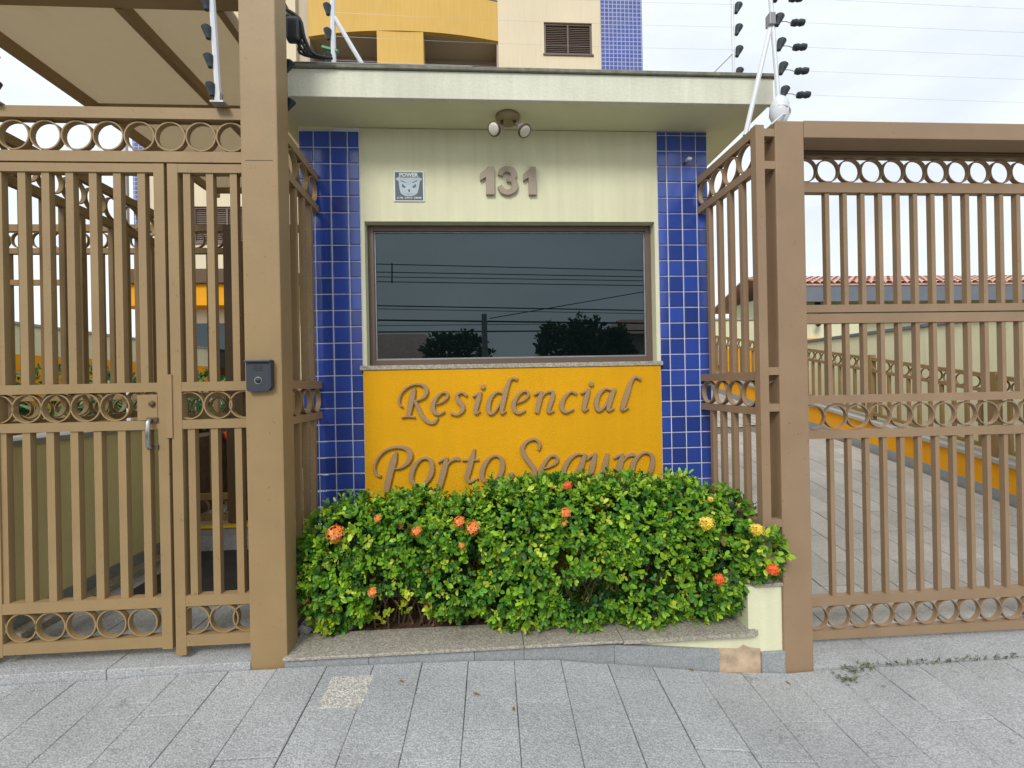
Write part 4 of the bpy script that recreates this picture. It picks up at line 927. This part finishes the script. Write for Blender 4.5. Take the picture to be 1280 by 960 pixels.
tp('core_wall', 'towerd', -4.12, .52, TY + .8, TY + 1.5, 0, ZTOP)
tp('side_wall', 'towerd', -4.16, -4.121, TY + .1, TY + .8, 0, ZTOP); tp('side_wall', 'towerd', .48, .519, TY + .05, TY + .8, 0, ZTOP)
tp('roof', 'tower2', -8.2, 4.15, TY + .31, TY + 7, ZTOP - .3, ZTOP)
def louvre(x0, x1, z0, z1):
    w = grp('window', tw); b = MB(); t_ = .05; y0, y1 = .04, .1
    b.box(x0, x0 + t_, y0, y1, z0, z1); b.box(x1 - t_, x1, y0, y1, z0, z1); b.box(x0 + t_, x1 - t_, y0, y1, z1 - t_, z1); b.box(x0 + t_, x1 - t_, y0, y1, z0, z0 + t_); b.box((x0 + x1) / 2 - .02, (x0 + x1) / 2 + .02, y0, y1, z0 + t_, z1 - t_); b.build('frame', 'alu', w)
    for a, c in ((x0 + t_, (x0 + x1) / 2 - .02), ((x0 + x1) / 2 + .02, x1 - t_)):
        b = MB(); z = z0 + t_ + .01
        while z < z1 - t_ - .02:
            n = len(b.v); b.v += [(a, .055, z), (c, .055, z), (c, .085, z + .04), (a, .085, z + .04)]; b.f.append((n, n + 1, n + 2, n + 3)); z += .045
        b.box(a, c, .09, .1, z0 + t_, z1 - t_); b.build('louvre_panel', 'louvre', w)
    b = MB(); b.box(x0 - .03, x1 + .03, -.03, .035, z0 - .04, z0 - .001); b.build('sill', 'alu', w)
for h in wr + wl: louvre(*h)
# curved balconies
def arcY(x): t = (x + 1.8) / 2.32; return -.27 * (1 - min(1, t * t)) 
for k in range(-2, 3):
    z0 = 9.93 + FL * k; n = 22; b = MB(); XS = [-4.12 + (4.64) * i / n for i in range(n + 1)]
    for x in XS: yy = arcY(x); b.v += [(x, yy, z0), (x, yy, z0 + .98), (x, yy + .14, z0 + .98), (x, yy + .14, z0)]
    for i in range(n):
        for j in range(4): b.f.append((4 * i + j, 4 * i + 4 + j, 4 * i + 4 + (j + 1) % 4, 4 * i + (j + 1) % 4))
    bal = b.build('balcony', 'towery', tw)
    b = MB()
    for x in XS: yy = arcY(x) + .141; b.v += [(x, yy, z0 + .06), (x, .795, z0 + .06), (x, yy, z0 + .2), (x, .795, z0 + .2)]
    for i in range(n): b.f += [(4 * i, 4 * i + 4, 4 * i + 5, 4 * i + 1), (4 * i + 2, 4 * i + 3, 4 * i + 7, 4 * i + 6)]
    b.build('floor_slab', 'tower2', bal)
    b = MB(); b.tube([(x, arcY(x) + .07, z0 + 1.04) for x in XS], .03, 6); b.build('handrail', 'alu', bal)
    b = MB(); ym = arcY(-1.8); b.box(-2.42, -1.31, ym + .02, ym + .32, z0 + .98 - FL, z0 + .002); b.build('column', 'towery', tw)
    b = MB(); b.box(-3.4, -.4, .76, .795, z0 + .2, z0 + 2.3); b.build('glass_door', 'glass', tw)
# entrance canopy band and door at its foot
tp('orange_band', 'darkorange', -8.3, -4.4, TY - .5, TY - .003, 3.30, 3.80); tp('band_top', 'darksteel', -8.4, -4.4, TY - .6, TY - .004, 3.801, 4.12)
tp('entrance_glass', 'glass', -7.2, -5.4, TY - .02, TY - .004, .9, 2.95)
tp('entrance_sill', 'tower', -8.2, -4.4, TY - .6, TY - .01, .3, 1.55)

# ------------------------------------------------------------------ garden plants on the left bed
GREEN = [(70, 120, 60), (96, 140, 80), (50, 96, 50), (120, 150, 110)]
for i, (x, y, r, h, lab) in enumerate(((-4.6, 4.4, .36, .42, 'dark rounded shrub nearest the gate in the left garden bed'), (-4.1, 5.4, .42, .5, 'dense green shrub in the middle of the left garden bed'), (-3.5, 5.9, .4, .52, 'bright green shrub behind the inner railing in the left garden bed'), (-5.6, 6.6, .6, .7, 'large shrub against the left boundary wall'))):
    t = thing('garden_shrub', lab, 'shrub', (x, y, 1.0), 0, 'shrubs in the left garden bed')
    p_, n_ = ell_points([(0, 0, h * .55, r, r, h * .5), (r * .5, 0, h * .45, r * .6, r * .6, h * .4), (-r * .5, .1, h * .5, r * .6, r * .5, h * .4)], 420)
    o = bpy.data.objects.new('foliage', leaf_mesh('foliage', *whorls(p_, n_, 5, .07, .03, GREEN, [2, 1, 2, .6]))); link(o, t); o['kind'] = 'stuff'
    b = MB()
    for k in range(4): b.tube([(0, 0, 0), (random.uniform(-.1, .1), random.uniform(-.1, .1), h * .5)], .012, 5)
    b.build('stem', 'bark', t)
for i, (x, y, s, lab) in enumerate(((-3.25, 4.5, .55, 'small palm with arching fronds nearest the inner gate in the left garden'), (-4.3, 4.0, .5, 'small palm with arching fronds near the left edge of the garden bed'), (-2.85, 5.6, .6, 'small palm behind the flower box'))):
    t = thing('garden_palm', lab, 'palm', (x, y, 1.0), 0, 'small palms in the left garden bed')
    b = MB(); b.tube([(0, 0, 0), (.01, 0, .1), (0, .01, .18)], [.04, .035, .03], 8); b.build('trunk', 'bark', t)
    for k in range(9):
        a = k * 2 * PI / 9 + random.uniform(-.2, .2); P = []; D = []; N = []
        for j in range(16):
            u = j / 15; q = np.array([math.cos(a) * u * s, math.sin(a) * u * s, .18 + s * (.8 * u - .75 * u * u)]); dr = np.array([math.cos(a), math.sin(a), .8 - 1.5 * u]); dr /= np.linalg.norm(dr); sd = np.array([-math.sin(a), math.cos(a), 0])
            for sg in (-1, 1): P.append(q); D.append(sd * sg + dr * .7 + np.array([0, 0, -.25])); N.append(np.array([0, 0, 1.]))
        n = len(P); me = leaf_mesh('frond', np.array(P), np.array(D), np.array(N), np.full(n, s * .3), np.full(n, .014), pick_cols(n, [(90, 130, 80), (120, 150, 110)], [1, 1])); link(bpy.data.objects.new('frond', me), t)

# ------------------------------------------------------------------ electric fence posts
ins = lathe([(.004, -.030), (.010, -.028), (.013, -.012), (.019, .010), (.022, .024), (.015, .031), (.006, .027)], 12).mesh('insulator', 'black')
ins2 = lathe([(.006, -.034), (.016, -.031), (.019, -.012), (.015, 0), (.019, .012), (.016, .031), (.006, .034)], 12).mesh('insulator', 'black')
def epole(label, base, top, zs, brace=None, side_=1, strain=False, rad=.011, tilt=.35):
    base, top = Vector(base), Vector(top)
    t = thing('electric_fence_post', label, 'post', base, 0, 'white posts of the electric fence'); ax = (top - base).normalized(); L = (top - base).length
    b = MB(); q = [Vector((0, 0, 0)), top - base]; b.tube(q, rad, 8); b.build('pole', 'white', t, False)
    b = MB(); b.box(-.03, .03, -.02, .02, -.002, .006); b.box(-.012, .012, -.014, .014, .0061, .05); b.build('bracket', 'galv', t)
    for z in zs:
        p = ax * z
        o = bpy.data.objects.new('insulator', ins); link(o, t); o.location = p + Vector((side_ * .024, -.012, 0)); o.rotation_euler = (0, side_ * tilt, 0)
        if strain:
            for m_, dx in (('insulator', .125),):
                o = bpy.data.objects.new(m_, ins2); link(o, t); o.location = p + Vector((dx, -.012, -.008)); o.rotation_euler = (0, PI / 2 - .06, 0); o.scale = (.9, .9, 1)
            b = MB(); b.tube([p + Vector((.04, -.012, -.004)), p + Vector((.065, -.012, -.004)), p + Vector((.09, -.012, -.012))], .002, 5); b.build('hook', 'wirem', t)
    if brace: b = MB(); b.tube([Vector(brace[0]) - base, Vector(brace[1]) - base], brace[2] if len(brace) > 2 else .010, 8); b.build('brace', 'white', t)
    return t
e1 = epole('tall white electric fence post with black insulators on the right gate post', (1.515, 2.25, 2.623), (1.462, 2.25, 3.50), [.16, .28, .40, .523, .645, .77], ((1.36, 2.30, 2.60), (1.482, 2.25, 3.16), .0125), 1, True)
b = lathe([(.02, -.01), (.034, .02), (.046, .06), (.044, .10), (.03, .135), (.014, .15)], 16)
for i, v in enumerate(b.v): x, y, z = v; k = 1 + .05 * math.sin(7 * math.atan2(y, x) + z * 60); b.v[i] = (x * k - .004, y * k, z)
b.build('foam_wrap', 'white', e1, True)
b = MB(); b.tube([(.045 * math.cos(a), .045 * math.sin(a), .05 + .04 * math.sin(a * .5)) for a in np.linspace(0, 6.0, 16)] + [(-.02, -.05, .03), (-.08, -.05, -.02)], .004, 6); b.build('tie_cord', 'white', e1)
b = MB(); b.box(-.012, .02, -.02, .02, .50, .56, .004); b.v = [(x - .045, y, z) for x, y, z in b.v]; b.build('clamp', 'galv', e1)
e2 = epole('white electric fence post with insulators on the booth roof, right end', (1.475, 2.6, 3.053), (1.475, 2.6, 3.85), [.06, .185, .31, .435, .56, .68], ((1.275, 2.62, 3.053), (1.472, 2.6, 3.24), .007), 1, False, .008)
e3 = epole('white electric fence post with insulators on the booth roof, left end', (-.79, 2.6, 3.053), (-.79, 2.6, 3.95), [.09, .225, .36, .49], ((-.594, 2.6, 3.053), (-.78, 2.6, 3.38), .012), -1, False, .014, .1)
b = MB(); b.box(-.10, -.01, -.01, .01, .135, .15, .003); g2 = b.build('green_tag', 'cable', e3)
gm = mat('green_plastic', srgb(40, 140, 90), .5); g2.data.materials.clear(); g2.data.materials.append(gm); g2.rotation_euler = (0, .25, 0)
b = MB(); b.box(-.12, .10, -.03, .03, -.001, .006); b.build('base_plate', 'concrete', e3)
e4 = epole('white electric fence post with insulators above the pedestrian gate beside the tall post', (-1.195, 2.215, 2.667), (-1.205, 2.17, 3.42), [.055, .18, .305, .43, .55], None, -1, False, .014, .15)
e5 = epole('white electric fence post with insulators at the left edge of the photo above the transom', (-2.19, 2.235, 2.667), (-2.20, 2.19, 3.42), [.06, .18, .30, .42], None, 1, False, .014, .2)
e6 = epole('blue grey electric fence post standing by the inner railing', (-2.62, 3.6, 1.0), (-2.62, 3.6, 3.3), [1.25, 1.43, 1.6], None, -1, False, .02, 1.2)
# fence wires
ORD = ['lowest ', 'second lowest ', 'third lowest ', 'fourth lowest ', 'fifth lowest ', 'topmost ']
def wires(label, pts, dz, group='electric fence wires'):
    for i, z in enumerate(dz):
        b = MB(); q = []
        for a, c in zip(pts, pts[1:]):
            a = Vector(a); c = Vector(c)
            for k in range(6): u = k / 6; q.append(a.lerp(c, u) + Vector((0, 0, z - .02 * 4 * u * (1 - u) * .5)))
        q.append(Vector(pts[-1]) + Vector((0, 0, z))); b.tube(q, .0004, 4); o = b.build('fence_wire', 'wirem'); tag(o, ORD[i] + label.replace('thin steel wire of the electric fence', 'electric fence wire'), 'wire', group)
wires('thin steel wire of the electric fence running to the right above the vehicle gate', [(1.64, 2.238, 2.775), (4.9, 2.238, 2.75)], [0, .12, .24, .363, .485, .61])
wires('thin steel wire of the electric fence across the booth roof', [(-.80, 2.588, 3.14), (1.49, 2.588, 3.12)], [0, .13, .26, .39])
# cable bundle beside the tall post
cb = thing('cable_bundle', 'tangled black cable bundle behind the tall left post on the roof edge', 'cable', (-.93, 2.46, 3.06))
for k in range(9):
    b = MB(); q = [Vector((-.06 + random.uniform(-.01, .01), -.05, .30 - .02 * k)), Vector((-.02 + .012 * k % .06, -.04, .17)), Vector((.02 + random.uniform(-.02, .03), -.03, .08)), Vector((.05 + random.uniform(-.04, .05), -.02, .01)), Vector((.14 + random.uniform(-.03, .05), .0, -.002))]
    q = [Vector(p) for p in smooth(q, 4)]; b.tube(q, random.choice((.004, .006, .008)), 6); b.build('cable', 'cable', cb, True)
b = MB(); b.box(-.035, .03, -.06, -.02, .05, .17, .012); b.build('splice_box', 'black', cb)
b = MB(); b.tube([(-.02, -.08, -.115), (-.018, -.09, -.20), (-.02, -.08, -.30)], .003, 5); b.build('cable', 'wirem', cb)
for z in (-.11, -.30): o = bpy.data.objects.new('insulator', ins); link(o, cb); o.location = (-.01, -.09, z); o.rotation_euler = (0, .5, 0)
b = MB(); b.tube([(-.03, .03, -.004), (.35, .03, -.004), (.9, .035, -.004)], .004, 6); b.build('roof_cable', 'galv', cb)

# ------------------------------------------------------------------ weeds and litter
wp = []; 
for cx, cy, s, n in ((1.78, 2.16, .03, 22), (1.68, 2.10, .035, 26), (1.86, 2.19, .03, 12), (2.1, 2.195, .1, 26), (2.38, 2.20, .08, 22), (2.62, 2.2, .08, 18)):
    wp.append(np.stack([np.random.normal(cx, s, n), np.random.normal(cy, .010 if s > .05 else .016, n), np.full(n, -.082)], 1))
wp = np.concatenate(wp); me = leaf_mesh('weeds', *whorls(wp, np.tile([0, 0, 1.], (len(wp), 1)), 5, .012, .005, [(112, 124, 92), (128, 138, 110), (96, 100, 76)], [1, 1, 1], 1.2))
o = bpy.data.objects.new('weeds', me); COL.objects.link(o); tag(o, 'small green weeds growing in the joint before the vehicle gate', 'weeds', kind='stuff')
lp = np.stack([np.random.uniform(-.85, 1.2, 90), np.random.uniform(2.37, 2.6, 90), np.random.uniform(.100, .106, 90)], 1); n_ = len(lp)
me = leaf_mesh('leaf_litter', lp, np.stack([np.random.normal(0, 1, n_), np.random.normal(0, 1, n_), np.zeros(n_)], 1), np.tile([0, 0, 1.], (n_, 1)), np.full(n_, .036), np.full(n_, .018), pick_cols(n_, [(150, 110, 66), (120, 84, 50), (170, 140, 90)], [1, 1, 1]))
o = bpy.data.objects.new('leaf_litter', me); COL.objects.link(o); tag(o, 'dry brown leaf litter on the soil under the hedge', 'leaf litter', kind='stuff')
LF = leaf_mesh('fallen_leaf', np.array([[0, 0, .003]]), np.array([[1., 0, .05]]), np.array([[0, 0, 1.]]), np.array([.035]), np.array([.014]), np.array([srgb(150, 120, 70)[:3]]))
for i, (px, py, lab) in enumerate(((500, 851, 'dry leaf on the pavement right of the pale slab'), (592, 867, 'small red-brown leaf on the pavement below the hedge middle'), (642, 890, 'tiny dry leaf on the pavement straight below the hedge'), (867, 841, 'greenish dry leaf close to the granite skirting'), (989, 857, 'dry leaf on the pavement below the right post'), (965, 914, 'brown leaf on the pavement at the lower right'), (1101, 858, 'reddish dry leaf on the apron before the vehicle gate'))):
    d = ray(px, py); tt = 2.2
    for _ in range(20): p = CAM + d * tt; tt *= (CAM.z - gz(p.x, p.y)) / (CAM.z - p.z)
    p = CAM + d * tt; o = bpy.data.objects.new('fallen_leaf', LF); COL.objects.link(o); o.location = (p.x, p.y, gz(p.x, p.y) + .002); o.rotation_euler = (0, random.uniform(-.15, .15), random.random() * 6); s = random.uniform(.6, 1); o.scale = (s, s, s)
    tag(o, lab, 'leaf', 'fallen leaves')

# ------------------------------------------------------------------ across the street (seen mirrored in the window)
def house(label, x0, x1, y0, y1, h, roof_h, wm):
    t = thing('street_house', label, 'house', ((x0 + x1) / 2, y0, 0), 0, 'houses across the street'); w = (x1 - x0) / 2
    b = MB(); b.box(-w, w, y1 - y0, 0, -.3, h); b.build('wall', wm, t)
    b = MB(); D = y1 - y0; ov = .5
    b.v = [(-w - ov, ov, h), (w + ov, ov, h), (w + ov, D - ov, h), (-w - ov, D - ov, h), (-w + 1.2, D / 2, h + roof_h), (w - 1.2, D / 2, h + roof_h)]; b.f = [(0, 1, 5, 4), (2, 3, 4, 5), (1, 2, 5), (3, 0, 4), (3, 2, 1, 0)]; b.build('roof', 'terracotta', t)
    for k in (-.55, .45):
        wn = grp('window', t); b = MB(); x = k * w; b.box(x - .7, x + .7, .001, .05, 1.0, 2.2); b.build('frame', 'white', wn); b = MB(); b.box(x - .62, x + .62, .051, .055, 1.08, 2.12); b.build('pane', 'glass', wn)
    b = MB(); b.box(-.45, .45, .001, .05, -.1, 2.1); b.build('door', 'bark', t); return t
house('low house with a long red tiled roof across the street, left', -14.5, -1.6, -13.6, -20, 2.3, 1.55, 'houser')
house('pale two level house across the street, right', 5.5, 14, -13.2, -20, 3.3, 1.1, 'houser')
def tree(label, x, y, r, h):
    t = thing('street_tree', label, 'tree', (x, y, -.13), 0, 'trees across the street')
    b = MB(); b.tube([(0, 0, 0), (.05, 0, h * .25), (.0, .05, h * .45)], [.16, .12, .09], 8)
    for k in range(5): a = k * 1.3; b.tube([(0, .03, h * .35), (math.cos(a) * r * .4, math.sin(a) * r * .4, h * .6), (math.cos(a) * r * .7, math.sin(a) * r * .7, h * .78)], [.07, .045, .02], 6)
    b.build('trunk', 'bark', t)
    E_ = [(random.uniform(-.55, .55) * r, random.uniform(-.5, .5) * r, h * random.uniform(.4, .78), r * random.uniform(.35, .55), r * random.uniform(.35, .55), h * .2) for _ in range(13)]
    p_, n_ = ell_points(E_, 3600, (.3, 1.05)); o = bpy.data.objects.new('crown', leaf_mesh('crown', *whorls(p_, n_, 5, .2, .11, [(50, 92, 40), (66, 108, 48), (40, 76, 36)], [1, 1, 1]))); link(o, t); o['kind'] = 'stuff'
tree('round tree across the street left of the pole', -.75, -12.0, 1.6, 3.65); tree('broad tree across the street right of the pole', 3.5, -12.0, 1.75, 4.1); tree('low tree beside the pale house across the street', 5.0, -12.4, 1.1, 3.7)
po = thing('utility_pole', 'concrete utility pole with crossarm on the far side of the street', 'pole', (0.05, -10.2, -.13))
b = MB(); b.tube([(0, 0, 0), (0, 0, 3.9)], [.13, .09], 10); b.build('pole', 'concrete', po); b = MB(); b.box(-.12, .12, -.05, .05, 3.6, 3.66); b.build('crossarm', 'concrete', po)
po2 = thing('utility_pole', 'taller concrete utility pole further left along the far side of the street', 'pole', (-12.5, -10.2, -.13))
b = MB(); b.tube([(0, 0, 0), (0, 0, 7.9)], [.15, .09], 10); b.build('pole', 'concrete', po2); b = MB(); b.box(-.6, .6, -.05, .05, 7.0, 7.1); b.build('crossarm', 'concrete', po2)
YW = -10.2
def vpt(px, py): q = at(px, py, 2 * 2.888 - YW); return (q.x, YW, q.z)
for i, (ya, yb, r_w) in enumerate(((330, 338, .016), (340, 346, .016), (346, 351, .014), (352, 357, .016), (382, 388, .022), (386, 392, .012), (400, 404, .03), (407, 404, .012), (415, 413, .026))):
    a = Vector(vpt(470, ya)); c = Vector(vpt(805, yb)); d = c - a; q = [a + d * (k / 12) for k in range(-14, 28)]
    b = MB(); b.tube(q, r_w, 5); o = b.build('power_line', 'cable'); tag(o, ('topmost', 'second', 'third', 'fourth', 'fifth', 'sixth', 'seventh', 'eighth', 'lowest')[i] + ' dark power line from the top along the street, mirrored in the booth window', 'wire', 'power lines over the street')
a = Vector(vpt(612, 398)); c = Vector(vpt(803, 365)); b = MB(); b.tube([a, c, c + (c - a) * 2], .016, 5); o = b.build('power_line', 'cable'); tag(o, 'slanting service line from the utility pole top, mirrored in the booth window', 'wire')
b = MB(); a = Vector(vpt(490, 329)); c = Vector(vpt(490, 354)); b.tube([a, c], .022, 6); o = b.build('line_spacer', 'cable'); tag(o, 'upright spacer bar between the power lines', 'spacer')
